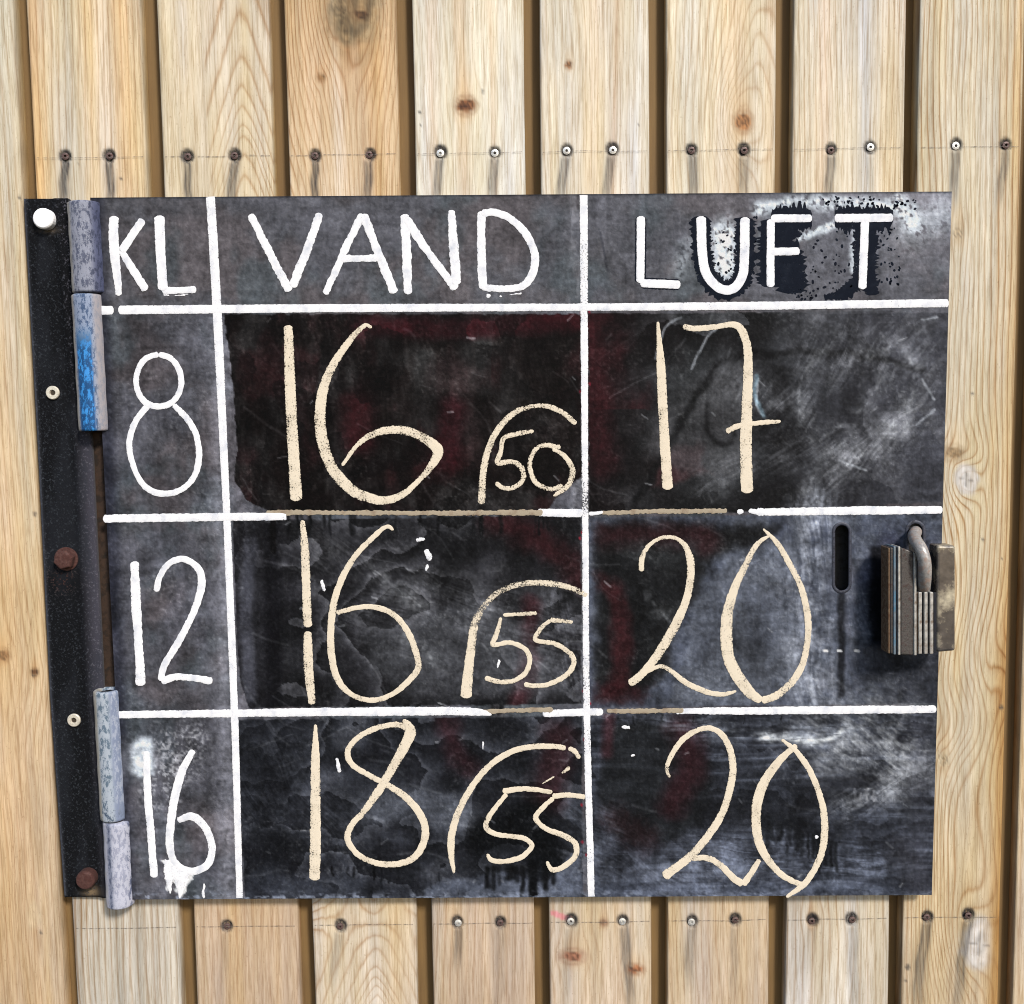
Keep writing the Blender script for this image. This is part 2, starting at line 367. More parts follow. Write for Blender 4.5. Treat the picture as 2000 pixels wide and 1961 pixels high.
    if 'arch' in lw:
        ax, ay, kq, sp = lw['arch']; dx = Ulow - ax
        la = (V - ay - kq * dx ** 2) / sp * -1
        m = np.exp(-(dx / 48) ** 2) * sstep(1380, 1500, V) * (1 - sstep(1760, 1900, V) * 0.3)
        ul = ul + m * 5 * np.sin((V - 1330) / 170.)
        u = ul
    u = u * (1 - low) + ul * low
    ls = (d['ls'] * (1 - low) + lw.get('ls', d['ls']) * low) * (0.7 + 0.6 * fbm(Uref, V, 40, 260, d['seed'] + 71, 2)) * (1 - low * 0) + barch * 0.62
    stain = np.zeros_like(U)
    for ku, kv, a, b, col, s_ in d.get('knots', []):
        dx, dy = (U - ku) * (1 + 0.25 * (fbm(U, V, 12, 12, d['seed'] + 5, 2) - 0.5)), V - kv
        r = np.hypot(dx / a, dy / b) + (fbm(U, V, a * 0.8, b * 0.8, d['seed'] + 6, 3) - 0.5) * 0.55
        m = (1 - sstep(0.72, 1.15, r)) * s_; pale = sum(col) > 560
        ring = (0.96 + 0.05 * np.cos(r * 11) if pale else 0.86 + 0.2 * np.cos(r * 15)) + (0.12 if pale else 0.4) * (fbm(U, V, 9, 9, d['seed'] + 7, 3) - 0.5)
        T = T * (1 - m[..., None]) + np.array(col, float) * ring[..., None] * m[..., None]
        halo = np.exp(-((np.hypot(dx / a, dy / (b * 1.2)) - 1.15) / 0.25) ** 2) * 0.3 * s_
        dark = np.array(col, float) * 0.8
        if sum(col) < 560: T = T * (1 - halo[..., None]) + dark * halo[..., None]
        else: T = T * (1 - 0.08 * halo[..., None])
        flame = np.exp(-((dx) / (a * 1.1)) ** 2) * sstep(-b * 7, -b * 1, dy) * (1 - sstep(b, b * 3, dy)) * 0.35 * (sum(col) < 560)
        T = T * (1 - flame[..., None]) + T * np.array([1.0, .86, .68]) * flame[..., None]
        ls = ls * (1 - m * 0.85)
        if pale and a >= 26:
            ck = polydist(U, V, [(ku - a * .5, kv - 2), (ku + a * .5, kv + 1)], 20); ck2 = polydist(U, V, [(ku + 1, kv - b * .45), (ku - 1, kv + b * .4)], 20)
            stain = np.maximum(stain, 0.55 * (1 - sstep(0.5, 3.0, np.minimum(ck, ck2))))
    for du, dv, r in d.get('dots', []):
        stain = np.maximum(stain, 0.8 * (1 - sstep(r * 0.5, r * 1.1, np.hypot(U - du, V - dv))))
    # ---- screw pits and the dark runs below them
    sc = screws_of(U.min() - 5, U.max() + 5) if detail else []
    sc = [(i, a, b) for i, a, b in sc if U[np.argmin(abs(V[:, 0] - b))].min() + 4 < a < U[np.argmin(abs(V[:, 0] - b))].max() - 4]
    for i, su, sv in sc:
        rs = np.random.RandomState(50 + i); r = np.hypot(U - su, (V - sv))
        rr = 11.5 + rs.rand() * 2
        Y = Y + 0.0026 * (1 - sstep(rr * 0.65, rr * 1.0, r))
        ecc = np.hypot(U - su - rs.uniform(-2, 2), (V - sv) * 0.9 + rs.uniform(0, 3))
        stain = np.maximum(stain, 0.97 * (1 - sstep(rr * 0.75, rr * 1.25, ecc)))
        L = 130 if i < 16 else rs.uniform(80, 260)
        drift = rs.uniform(-0.16, 0.12); w = rs.uniform(7.5, 11.5); a_ = rs.uniform(0.75, 1.05) if i < 16 else rs.uniform(0.3, 0.7)
        if i in (13, 16, 24, 20): a_ *= 0.4
        if i in (26, 27, 18 + 3): a_ = 0.8; L = 220
        dd = V - sv; cxs = su + drift * dd + 7 * (fbm(U * 0, V, 1, 40, 200 + i, 2) - 0.5)
        prof = np.exp(-(np.abs(U - cxs) / w) ** 2.4) * (0.65 + 0.5 * np.exp(-((np.abs(U - cxs) - w * 0.65) / 2.2) ** 2))
        m = prof * sstep(2, 14, dd) * (1 - sstep(L * 0.45, L * 1.15, dd)) * a_ * (0.75 + 0.7 * fbm(U, V, 5, 70, 300 + i, 3))
        stain = np.maximum(stain, m)
        up = np.exp(-((U - su - 1) / 3.0) ** 2) * sstep(-26, -8, dd) * (dd < 0) * 0.35; stain = np.maximum(stain, up)
    # pink chalk tick beside a lower screw
    if key == 'E':
        m = (1 - sstep(4, 7, polydist(U, V, [(1080, 1783), (1112, 1796)], 30)))[..., None] * 0.8
        T = T * (1 - m) + np.array([246, 140, 150.]) * m
    # grime along the arrises
    eL = np.minimum(Xw - x0, x1 - Xw) / S
    T = T * (1 - 0.16 * np.exp(-(eL / 4.0) ** 2) * (0.4 + fbm(U, V, 6, 60, d['seed'] + 88, 2)))[..., None]
    if key == 'H':
        eR = (x1 - Xw) / S; m = (np.exp(-(eR / 20) ** 2) * sstep(950, 1350, V) * (0.5 + fbm(U, V, 12, 120, 777, 3)))[..., None] * 0.85
        T = T * (1 - m) + np.array([186, 134, 64.]) * m
    g_ = T.mean(-1, keepdims=True); T = (T * 0.8 + g_ * 0.2) * np.array([1.03, 1.04, 1.06])
    # ---- mesh: dense face + skirt + back
    nr, ncc = X.shape
    Vt = np.stack([Xw, Y, Z], -1).reshape(-1, 3); q = gridquads(nr, ncc)[:, ::1]
    idx = np.arange(nr * ncc).reshape(nr, ncc)
    loop = np.concatenate([idx[0, :], idx[1:, -1], idx[-1, ::-1][1:], idx[::-1, 0][1:-1]])
    back = Vt[loop].copy(); back[:, 1] = 0.0125
    nb = len(loop); bi = np.arange(nb) + len(Vt)
    sk = np.stack([loop, np.roll(loop, -1), np.roll(bi, -1), bi], -1)
    Vall = np.vstack([Vt, back])
    ring_ = np.concatenate([u.ravel(), u.ravel()[loop] + 0.3]); T2 = T.reshape(-1, 3)
    tb = T2[loop] * np.array([0.95, 0.86, 0.68]); Tall = np.vstack([T2, tb])
    st = np.concatenate([stain.ravel(), np.zeros(nb)]); lsa = np.concatenate([ls.ravel(), np.full(nb, 0.5)])
    o = mesh('plank', Vall, None, WOOD, wall, smooth=False, quads=np.vstack([q, sk]), attrs=dict(tint=alb(np.clip(Tall, 5, 250), 1.43), ring=ring_, linestr=lsa, stain=st))
    for i, su, sv in sc: make_screw(i, su, sv, o, yoff)
    # the pencil line along the screws
    if detail and key not in 'LI':
        for side in (0, 1):
            pts = TOP_SCREWS if side == 0 else BOT_SCREWS
            a = np.polyfit([p[0] for p in pts], [p[1] for p in pts], 1)
            row = np.argmin(abs(V[:, nc // 2] - np.polyval(a, U[:, nc // 2])))
            ul_, ur_ = U[row].min() + 4, U[row].max() - 3
            us = np.arange(ul_, ur_, 4.0); vs = np.polyval(a, us) + (fbm(us, us * 0, 60, 1, d['seed'] + side, 2) - 0.5) * 3
            h = 0.75; A = P(us, vs - h, yoff - 0.0011); B = P(us, vs + h, yoff - 0.0011)
            n = len(us); mesh('pencil_line', np.vstack([A, B]), None, M_PENCIL, o, quads=np.stack([np.arange(n - 1), np.arange(n - 1) + n, np.arange(1, n) + n, np.arange(1, n)], -1))
    return o

# small metals
def metal(name, col, rough=0.4, met=0.9, rust_or_glint=None, rs=120, rthr=(0.5, 0.62), bmp=0.2):
    k = NM(name); c = tuple(col)
    n = k.noise(rs, k.coord(), 5, 0.65)
    f = k.ramp(n, [(rthr[0], 0.0), (rthr[1], 1.0)])
    cc = k.mix(k.ramp(k.noise(rs * 3, k.coord(), 3), [(0.3, 0.0), (0.7, 1.0)]), c, tuple(x * 0.55 for x in c))
    if rust_or_glint is not None:
        cc = k.mix(f, cc, tuple(rust_or_glint)); k.base(cc, k.math('MULTIPLY_ADD', f, 0.4, rough), k.math('MULTIPLY', k.math('SUBTRACT', 1.0, f), met))
    else: k.base(cc, rough, met)
    k.bump(n, bmp, 0.0006); return k.m
M_SCREW_B = metal('galvanised_screw', (0.85, 0.84, 0.8), 0.38, 0.5, (0.10, 0.07, 0.05), 700, (0.58, 0.66))
M_SCREW_D = metal('rusty_screw', (0.16, 0.11, 0.10), 0.5, 0.4, (0.06, 0.025, 0.02), 700, (0.42, 0.6))
kk = NM('pencil'); n_ = kk.noise(300, kk.coord(), 3)
kk.base((0.12, 0.10, 0.085), 0.8); tr = kk.n('BsdfTransparent'); mx = kk.n('MixShader')
kk.set(mx, 0, kk.ramp(n_, [(0.4, 0.05), (0.62, 0.75)])); kk.t.links.new(tr.outputs[0], mx.inputs[1]); kk.t.links.new(kk.b.outputs[0], mx.inputs[2]); kk.t.links.new(mx.outputs[0], kk.out.inputs[0])
M_PENCIL = kk.m

XE = {k: (xavg(a), xavg(b)) for k, (a, b) in EDGE.items()}
order = ['L', 'A', 'B', 'C', 'D', 'E', 'F', 'G', 'H', 'I']
pitch = 0.108
yo = dict(L=-0.0005, A=0.0, B=0.0004, C=-0.0003, D=0.0003, E=0, F=0.0003, G=-0.0002, H=-0.001, I=0.001)
for k in order: build_plank('plank', k, XE[k][0], XE[k][1], True, yo[k])
for j in (1, 2):
    build_plank('plank', 'I', XE['L'][0] - j * pitch - 0.0, XE['L'][0] - (j - 1) * pitch - 0.013, False)
    build_plank('plank', 'I', XE['I'][1] + (j - 1) * pitch + 0.013, XE['I'][1] + j * pitch, False)
# backing planks behind the gaps
gaps = [(XE[a][1], XE[b][0]) for a, b in zip(order[:-1], order[1:])]
gaps = [(gaps[0][0] - 0.217, gaps[0][0] - 0.204), (XE['L'][0] - 0.013, XE['L'][0])] + gaps + [(XE['I'][1], XE['I'][1] + 0.013), (XE['I'][1] + 0.108, XE['I'][1] + 0.12)]
kb = NM('backing_pine'); nb_ = kb.noise(300, kb.coord(1, 1, 0.05), 4)
kb.base(kb.mix(nb_, tuple(alb((156, 124, 74))), tuple(alb((104, 78, 44)))), 0.8); kb.bump(nb_, 0.3, 0.0006)
for a, b in gaps:
    c = (a + b) / 2; w = 0.045; mb = MB()
    A = [(c - w, 0.0128, .72), (c + w, 0.0128, .72), (c + w, 0.0128, -.72), (c - w, 0.0128, -.72)]
    mb.box8(A, [(x, 0.030, z) for x, _, z in A]); mb.build('backing_plank', kb.m, wall)

# ------------------------------------------------------------------ the chalkboard hatch
YB = -0.016                                     # front of the painted sheet
TLc, TRc, BRc, BLc = (176, 386), (1859, 374), (1820, 1748), (246, 1757)
bc = P(1010, 1752, YB)
board = root('chalkboard', (float(bc[0]), YB, float(bc[2])), 'black painted chalkboard hatch with white grid lists KL, VAND and LUFT readings', 'chalkboard')
nR, nC = 600, 735
t_, s_ = np.meshgrid(np.linspace(0, 1, nR), np.linspace(0, 1, nC), indexing='ij')
def quad(j): return (TLc[j] * (1 - s_) + TRc[j] * s_) * (1 - t_) + (BLc[j] * (1 - s_) + BRc[j] * s_) * t_
X, Y = quad(0), quad(1)

# zoomed-view helpers: (ox, oy, scale)
Z1 = (400, 360, 2.4897); Z2 = (1100, 360, 2.4897); Z3 = (400, 960, 2.4897); Z4 = (1100, 960, 2.4897); Z5 = (400, 1370, 2.4897); Z6 = (1100, 1370, 2.4897)
Q4 = (0, 360, 3.808); Q5 = (0, 860, 3.808); Q6 = (0, 1320, 3.808); VW = (0, 0, 1 / K); PK = (1580, 980, 5.6)
def cv(z, pts):
    a = np.array(pts, float); a[:, 0] = z[0] + a[:, 0] / z[2]; a[:, 1] = z[1] + a[:, 1] / z[2]
    if a.shape[1] > 2: a[:, 2] = a[:, 2] / z[2]
    return a

C = np.zeros(X.shape + (3,))
def lay(m, col):
    global C
    m = np.clip(m, 0, 1)[..., None]; C = C * (1 - m) + np.asarray(col, float) * m
def polymask(pts, soft=4, jag=10, js=18, seed=1):
    """inside-mask of a polygon with an uneven edge"""
    pts = np.asarray(pts, float)
    x = X + (fbm(X, Y, js, js, seed, 4) - 0.5) * jag * 2; y = Y + (fbm(X, Y, js, js, seed + 31, 4) - 0.5) * jag * 2
    ins = np.zeros(X.shape, bool); n = len(pts)
    for i in range(n):
        x1, y1 = pts[i]; x2, y2 = pts[(i + 1) % n]
        c_ = ((y1 > y) != (y2 > y)) & (x < (x2 - x1) * (y - y1) / (y2 - y1 + 1e-9) + x1); ins ^= c_
    dist = polydist(x, y, np.vstack([pts, pts[:1]]), 100)
    return np.where(ins, sstep(0, soft, dist + 0.01), 0)
def sub(pts, pad):
    p = np.asarray(pts, float); x0, x1, y0, y1 = p[:, 0].min() - pad, p[:, 0].max() + pad, p[:, 1].min() - pad, p[:, 1].max() + pad
    c0 = min((x0 - 176) / 1683, (x0 - 246) / 1574) * nC - 3; c1 = max((x1 - 176) / 1683, (x1 - 246) / 1574) * nC + 3
    r0 = (y0 - 386) / 1371 * nR - 12; r1 = (y1 - 374) / 1371 * nR + 12
    f = lambda v, n: int(min(max(v, 0), n))
    return slice(f(r0, nR), f(r1, nR)), slice(f(c0, nC), f(c1, nC))
def stroke(pts, w, soft=0.5, seed=1, jag=3, js=8):
    M = np.zeros(X.shape); s2 = sub(pts, w * 1.5 + 22); x, y = X[s2], Y[s2]
    if x.size == 0: return M
    d_ = polydist(x + (fbm(x, y, js, js, seed) - .5) * 2 * jag, y + (fbm(x, y, js, js, seed + 7) - .5) * 2 * jag, catmull(pts, step=10)[:, :2], w * 1.5 + 20)
    M[s2] = 1 - sstep(w / 2 * (1 - soft), w / 2 * (1 + soft), d_); return M
def smear(pts, w, a, col, seed, ang=0.0, ln=60, fine=3):
    """soft wiped chalk with streaks along a direction"""
    s2 = sub(pts, w * 1.5 + 22); x, y = X[s2], Y[s2]
    ca, sa = math.cos(ang), math.sin(ang); b_ = (fbm(x, y, 120, 120, seed + 8, 2) - .5) * 40; p = x * ca + y * sa; q_ = -x * sa + y * ca + b_
    st_ = fbm(p, q_, ln, fine, seed, 4); cl = fbm(x, y, 34, 34, seed + 3, 4); gr = fbm(x, y, 5, 5, seed + 6, 2)
    m = stroke(pts, w, 0.95, seed, 14, 40); m[s2] *= a * sstep(0.34, 0.85, st_ * 0.4 + cl * 0.5 + gr * 0.15)
    lay(m, col)
def tide(lx, ly, seed, k=4.0, ang=0.0):
    """scalloped tide marks of drying water: soft on one side, crisp on the other"""
    wx = X + (fbm(X, Y, 26, 26, seed + 90, 3) - .5) * 26; wy = Y + (fbm(X, Y, 26, 26, seed + 95, 3) - .5) * 22
    n = fbm(wx, wy, lx, ly, seed, 3, 0.4) * k
    return n - np.floor(n), np.floor(n)
_w = 60 * fbm(X, Y, 240, 240, 399, 2); brush_v = fbm(X + _w, Y, 8, 130, 401, 4, .6) - 0.5; brush_h = fbm(X, Y + _w, 150, 9, 402, 4, .6) - 0.5
grain = fbm(X * .8 + Y * .6, Y * .8 - X * .6, 7, 7, 403, 3, .7) - 0.5
# base coat: slate with purple brown and teal passages
n1 = fbm(X, Y, 110, 90, 11, 4); n2 = fbm(X, Y, 80, 110, 21, 4)
C[:] = (80, 80, 90)
lay(sstep(0.45, 0.68, n1) * 0.75, (86, 78, 84)); lay(sstep(0.5, 0.72, n2) * 0.6, (70, 82, 92)); lay(sstep(0.55, 0.3, n1) * 0.35, (96, 96, 112))
# header gets lighter to the upper right, dark behind the hinge
lay(sstep(1150, 1850, X) * sstep(640, 380, Y) * 0.55 * (0.6 + 0.8 * n2), (140, 142, 162))
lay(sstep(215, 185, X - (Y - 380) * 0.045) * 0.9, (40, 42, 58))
lay(sstep(0.5, 0.8, fbm(X, Y, 60, 200, 25, 3)) * (X < 440) * sstep(560, 800, Y) * 0.5, (112, 112, 130))
lay(np.exp(-((X - 425 - (Y - 600) * .02) / 22) ** 2) * (Y > 620) * 0.55, (140, 140, 156))
lay(np.exp(-((X - 462 - (Y - 600) * .02) / 16) ** 2) * (Y > 620) * (Y < 1400) * 0.75, (118, 114, 128))
lay(np.exp(-((X - 1122) / 14) ** 2) * 0.4 * sstep(.4, .6, fbm(X, Y, 10, 30, 26, 3)), (150, 150, 165))

# --- reading fields, overpainted black again and again
c11 = [(436, 612), (1136, 612), (1138, 930), (1100, 960), (1070, 1000), (530, 1000), (482, 978), (456, 940), (462, 900), (459, 830), (452, 735), (440, 640)]
m = polymask(c11, 3, 5, 16, 31); lay(m, (24, 17, 17))
f1 = fbm(X, Y, 55, 90, 33, 4); lay(m * sstep(.42, .66, f1) * 0.8, (52, 50, 52)); f2 = fbm(X, Y, 60, 90, 37, 5); lay(m * sstep(.5, .74, f2) * 0.7, (58, 24, 28))
lay(m * sstep(0, 1, 1 - abs(Y - 690) / 120) * sstep(650, 760, X) * (X < 960) * sstep(.35, .6, f1) * 0.6, (54, 56, 58))
lay(m * stroke([(880, 740), (890, 850), (885, 880)], 90, .4, 39, 8, 30) * .75 * sstep(.3, .7, fbm(X, Y, 30, 90, 40)), (86, 62, 66))
lay(m * stroke([(700, 640), (900, 640), (1120, 625)], 40, .6, 41, 10, 30) * .8, (70, 14, 24))
lay(m * stroke([(885, 800), (870, 900)], 50, .6, 42, 8, 30) * .7, (88, 16, 30)); lay(m * stroke([(700, 790), (700, 860)], 60, .7, 43, 8, 30) * .6, (82, 18, 28))
lay(m * sstep(.55, .75, brush_v + .5) * .2 * sstep(.4, .6, f1), (86, 78, 78)); smear([(640, 700), (900, 720), (1060, 800)], 220, .35, (96, 92, 94), 45, 1.4, 50, 4); tf, tl = tide(150, 170, 46, 4.0); lay(m * sstep(1, .2, tf) * .45, (14, 11, 12))
c12 = [(1147, 612), (1700, 606), (1855, 612), (1840, 980), (1500, 1002), (1149, 1000)]
m = polymask(c12, 3, 4, 14, 51); lay(m, (50, 52, 56))
lay(m * sstep(1350, 1750, X) * .8, (72, 73, 86))
tf, tl = tide(230, 190, 52, 4.2); lay(m * sstep(.9, .1, tf) * sstep(1820, 1500, X) * .85, (24, 23, 25)); lay(m * sstep(.6, 1, tf) * .45, (92, 92, 100))
lay(m * sstep(1330, 1180, X + (n2 - .5) * 200) * .9, (24, 18, 20)); lay(m * sstep(1290, 1150, X + (f2 - .5) * 240) * .7 * (Y < 800), (66, 22, 28))
lay(m * stroke([(1140, 620), (1150, 780), (1180, 900)], 60, .7, 54, 10, 30) * .6, (76, 22, 30)); lay(m * polymask([(1290, 880), (1370, 850), (1400, 930), (1260, 960)], 20, 16, 30, 55) * .5, (92, 40, 44))
lay(m * polymask([(1250, 820), (1345, 720), (1420, 690), (1500, 690), (1480, 900), (1420, 960), (1300, 930), (1240, 900)], 40, 12, 30, 56) * .6, (84, 84, 90))
lay(m * stroke([(1240, 985), (1300, 880), (1370, 760), (1430, 700), (1640, 690), (1800, 720)], 14, .9, 57, 8, 20) * .7, (18, 18, 20))
lay(m * stroke([(1382, 790), (1385, 850), (1420, 868), (1440, 830)], 10, .9, 58, 3, 20) * .6, (20, 20, 22))
for (pts, w, a, an) in [([(1600, 640), (1560, 760), (1500, 820)], 46, .5, -1), ([(1660, 650), (1640, 720)], 60, .7, -1), ([(1700, 680), (1790, 660), (1790, 800), (1700, 860)], 60, .6, -.8),
        ([(1780, 810), (1700, 880), (1640, 900)], 60, 1.1, -.7), ([(1600, 960), (1650, 880), (1760, 820)], 50, .9, -.7), ([(1420, 720), (1500, 760), (1560, 700)], 60, .4, -.9), ([(1570, 830), (1600, 760), (1690, 700), (1740, 740)], 30, .7, -1.1), ([(1380, 940), (1480, 900), (1600, 880)], 70, .45, -.5)]:
    smear(pts, w, a, (150, 152, 164), int(w * 3 + pts[0][0]), an, 50, 3)
for pts in [[(1640, 900), (1690, 918)], [(1800, 740), (1825, 780)], [(1790, 830), (1825, 800)], [(1800, 625), (1830, 620)], [(1280, 700), (1300, 640), (1330, 620)], [(1350, 720), (1380, 660), (1400, 640)], [(1480, 740), (1478, 790), (1490, 810)]]: lay(stroke(pts, 4.5, .8, 60, 2) * .6, (170, 176, 190))
lay(m * stroke([(1479, 735), (1474, 770), (1492, 812)], 8, .8, 61, 3) * .5, (110, 150, 175))
c21 = [(453, 1016), (1136, 1004), (1138, 1376), (486, 1384), (470, 1340), (463, 1280), (458, 1180)]
m = polymask(c21, 3, 3, 14, 71); lay(m, (58, 58, 66)); tf, tl = tide(190, 130, 72, 5.0)
lay(m * sstep(1., .15, tf) * .78, (24, 24, 27)); lay(m * sstep(.7, 1, tf) * .4, (98, 98, 106))
lay(m * sstep(575, 500, X + (n1 - .5) * 100) * .5, (38, 38, 46)); lay(m * stroke([(490, 1060), (480, 1200), (490, 1360)], 26, .6, 73) * .5, (92, 94, 112)); lay(m * stroke([(530, 1010), (535, 1380)], 30, .5, 74, 6) * .7, (20, 20, 26))
lay(m * stroke([(870, 1140), (920, 1060), (1000, 1060), (1010, 1180)], 70, .7, 75, 10) * .45, (22, 22, 24)); lay(m * stroke([(960, 1010), (1060, 1060), (1140, 1130)], 50, .8, 76, 14, 30) * .7, (70, 22, 28)); lay(m * stroke([(1040, 1180), (1030, 1300), (1010, 1390)], 34, .8, 77, 12, 30) * .75, (72, 26, 34))
lay(m * polymask([(880, 1165), (960, 1150), (1040, 1220), (1130, 1330), (1120, 1375), (800, 1375), (700, 1320), (700, 1230)], 40, 14, 30, 78) * .55, (92, 94, 104)); smear([(720, 1190), (900, 1200), (1100, 1240)], 120, .55, (136, 138, 150), 79, .3, 60, 3); smear([(620, 1060), (740, 1120), (800, 1150)], 70, .5, (130, 130, 138), 80, .7, 60, 2.5)
smear([(1090, 1180), (1120, 1330)], 50, .6, (140, 142, 160), 81, 1.4)
c22 = [(1148, 1010), (1855, 1000), (1838, 1375), (1148, 1384)]
m = polymask(c22, 3, 2, 14, 91); lay(m, (70, 76, 96)); lay(m * sstep(.4, .7, n1) * .5, (92, 100, 120)); lay(m * sstep(.4, .65, fbm(X, Y, 40, 60, 88, 5)) * .45, (112, 118, 134)); lay(m * sstep(.55, .3, fbm(X, Y, 70, 40, 89, 4)) * .4, (56, 60, 72))
b22 = [(1148, 1008), (1560, 1006), (1500, 1070), (1440, 1085), (1390, 1110), (1365, 1180), (1330, 1230), (1330, 1300), (1290, 1350), (1260, 1385), (1148, 1384)]
m2 = polymask(b22, 34, 14, 26, 92); lay(m2, (36, 37, 41)); lay(m2 * sstep(.44, .66, fbm(X, Y, 60, 60, 93)) * .7, (58, 60, 64)); tf, _ = tide(110, 90, 94, 4); lay(m2 * sstep(1, .3, tf) * .4, (20, 20, 22))
lay(m2 * stroke([(1160, 1040), (1350, 1040), (1380, 1060)], 50, .8, 95, 12, 30) * .6, (62, 20, 26)); lay(m2 * stroke([(1150, 1130), (1200, 1160), (1215, 1280), (1190, 1380)], 36, .8, 96, 14, 30) * .75, (76, 26, 32)); lay(m2 * stroke([(1170, 1360), (1300, 1375)], 46, .8, 97, 12) * .6, (78, 24, 32))
lay(polymask([(1395, 1110), (1450, 1085), (1530, 1090), (1570, 1200), (1560, 1330), (1500, 1380), (1300, 1378), (1330, 1290), (1350, 1200)], 14, 12, 26, 98) * .6 * m, (92, 97, 112)); lay(stroke([(1440, 1270), (1500, 1290), (1550, 1270)], 60, .8, 99, 12, 30) * .35 * m, (48, 50, 56))
smear([(1590, 1010), (1580, 1150), (1590, 1370)], 90, 1.1, (160, 166, 186), 100, 1.5, 40, 6); smear([(1560, 1360), (1700, 1380)], 50, .7, (140, 146, 166), 101)
smear([(1660, 1120), (1690, 1280), (1640, 1340)], 60, .6, (130, 126, 146), 102, 1.3); lay(stroke([(1720, 1290), (1830, 1330), (1760, 1370)], 90, .7, 103) * .7 * m, (46, 48, 58)); lay(stroke([(1643, 1155), (1643, 1240), (1644, 1356)], 13, .7, 104, 3, 14) * .9 * m, (34, 36, 44)); lay(stroke([(1740, 1060), (1700, 1130)], 40, .9, 105) * .5 * m, (56, 58, 86))
for p in [(1637, 1271), (1671, 1271), (1610, 1271)]: lay(stroke([p, (p[0] + 6, p[1] + 1)], 5, .5, 3, 1), (214, 214, 222))
c31 = [(462, 1404), (1138, 1398), (1140, 1755), (476, 1757)]
m = polymask(c31, 3, 3, 14, 111); lay(m, (54, 57, 68)); tf, _ = tide(170, 100, 112, 5.0); lay(m * sstep(1, .1, tf) * .7, (24, 25, 31)); lay(m * sstep(.75, 1, tf) * .4, (92, 94, 106)); lay(m * sstep(600, 520, X + (n2 - .5) * 120) * .5, (28, 30, 38))
lay(m * stroke([(730, 1580), (800, 1570), (900, 1590)], 60, .9, 113, 12, 26) * .55, (112, 118, 136)); lay(m * stroke([(870, 1400), (890, 1470), (920, 1500)], 40, .9, 114, 14, 30) * .6, (64, 26, 34)); lay(m * stroke([(1090, 1440), (1070, 1560)], 60, .9, 115, 14, 30) * .65, (60, 22, 28)); lay(m * stroke([(950, 1640), (1040, 1600), (1070, 1690)], 70, .6, 116, 10, 26) * .85, (14, 16, 20))
lay(m * polymask([(820, 1735), (860, 1715), (940, 1705), (980, 1695), (1060, 1720), (1140, 1640), (1141, 1760), (820, 1760)], 10, 8, 18, 117) * .7, (94, 102, 124)); lay(m * sstep(1690, 1750, Y + (n1 - .5) * 90) * .35, (84, 92, 114)); smear([(500, 1560), (560, 1500), (640, 1620)], 110, .45, (104, 110, 128), 118, 1.0)
c32 = [(1150, 1392), (1840, 1386), (1822, 1748), (1152, 1756)]
m = polymask(c32, 3, 3, 14, 121); lay(m, (60, 64, 78)); tf, _ = tide(210, 80, 122, 5.0); lay(m * sstep(1, .1, tf) * .7, (32, 34, 42)); lay(m * sstep(.45, .8, brush_h + .5) * .5, (104, 112, 134))
lay(m * polymask([(1180, 1400), (1330, 1410), (1400, 1500), (1380, 1620), (1250, 1665), (1200, 1640), (1160, 1560)], 16, 14, 26, 123) * .8, (32, 34, 38)); lay(m * stroke([(1330, 1420), (1350, 1500), (1310, 1570)], 50, .9, 124, 14, 30) * .75, (64, 26, 34)); lay(m * stroke([(1190, 1400), (1185, 1470)], 22, .8, 125) * .5, (84, 30, 40)); lay(m * stroke([(1200, 1600), (1260, 1640)], 50, .9, 126, 14) * .6, (50, 24, 28))
lay(m * stroke([(1400, 1580), (1560, 1600), (1620, 1540), (1800, 1520)], 60, .8, 127, 12, 30) * .6, (36, 37, 44)); smear([(1330, 1700), (1500, 1680), (1800, 1690)], 120, .85, (122, 132, 160), 128, 0.02, 60, 3); lay(m * sstep(1700, 1745, Y) * .5, (96, 106, 134)); smear([(1150, 1620), (1200, 1700), (1350, 1740)], 110, .7, (118, 126, 150), 129, .5)
smear([(1620, 1440), (1720, 1430), (1760, 1490)], 140, .85, (170, 173, 182), 130, .5, 20, 5); smear([(1480, 1440), (1600, 1445)], 14, 1.2, (190, 196, 208), 131); smear([(1300, 1418), (1500, 1425), (1660, 1425)], 40, .8, (150, 158, 178), 132); smear([(1650, 1580), (1740, 1540), (1800, 1500)], 50, .9, (160, 164, 178), 133, -.5); lay(m * stroke([(1760, 1660), (1800, 1740)], 60, .8, 134) * .6, (44, 44, 52))
smear([(1480, 1440), (1610, 1440), (1650, 1425)], 9, 1.2, (204, 208, 216), 135); lay(m * sstep(1845, 1800, X) * 0 + m * np.exp(-((X - 1800) / 30) ** 2) * .3, (60, 60, 72))

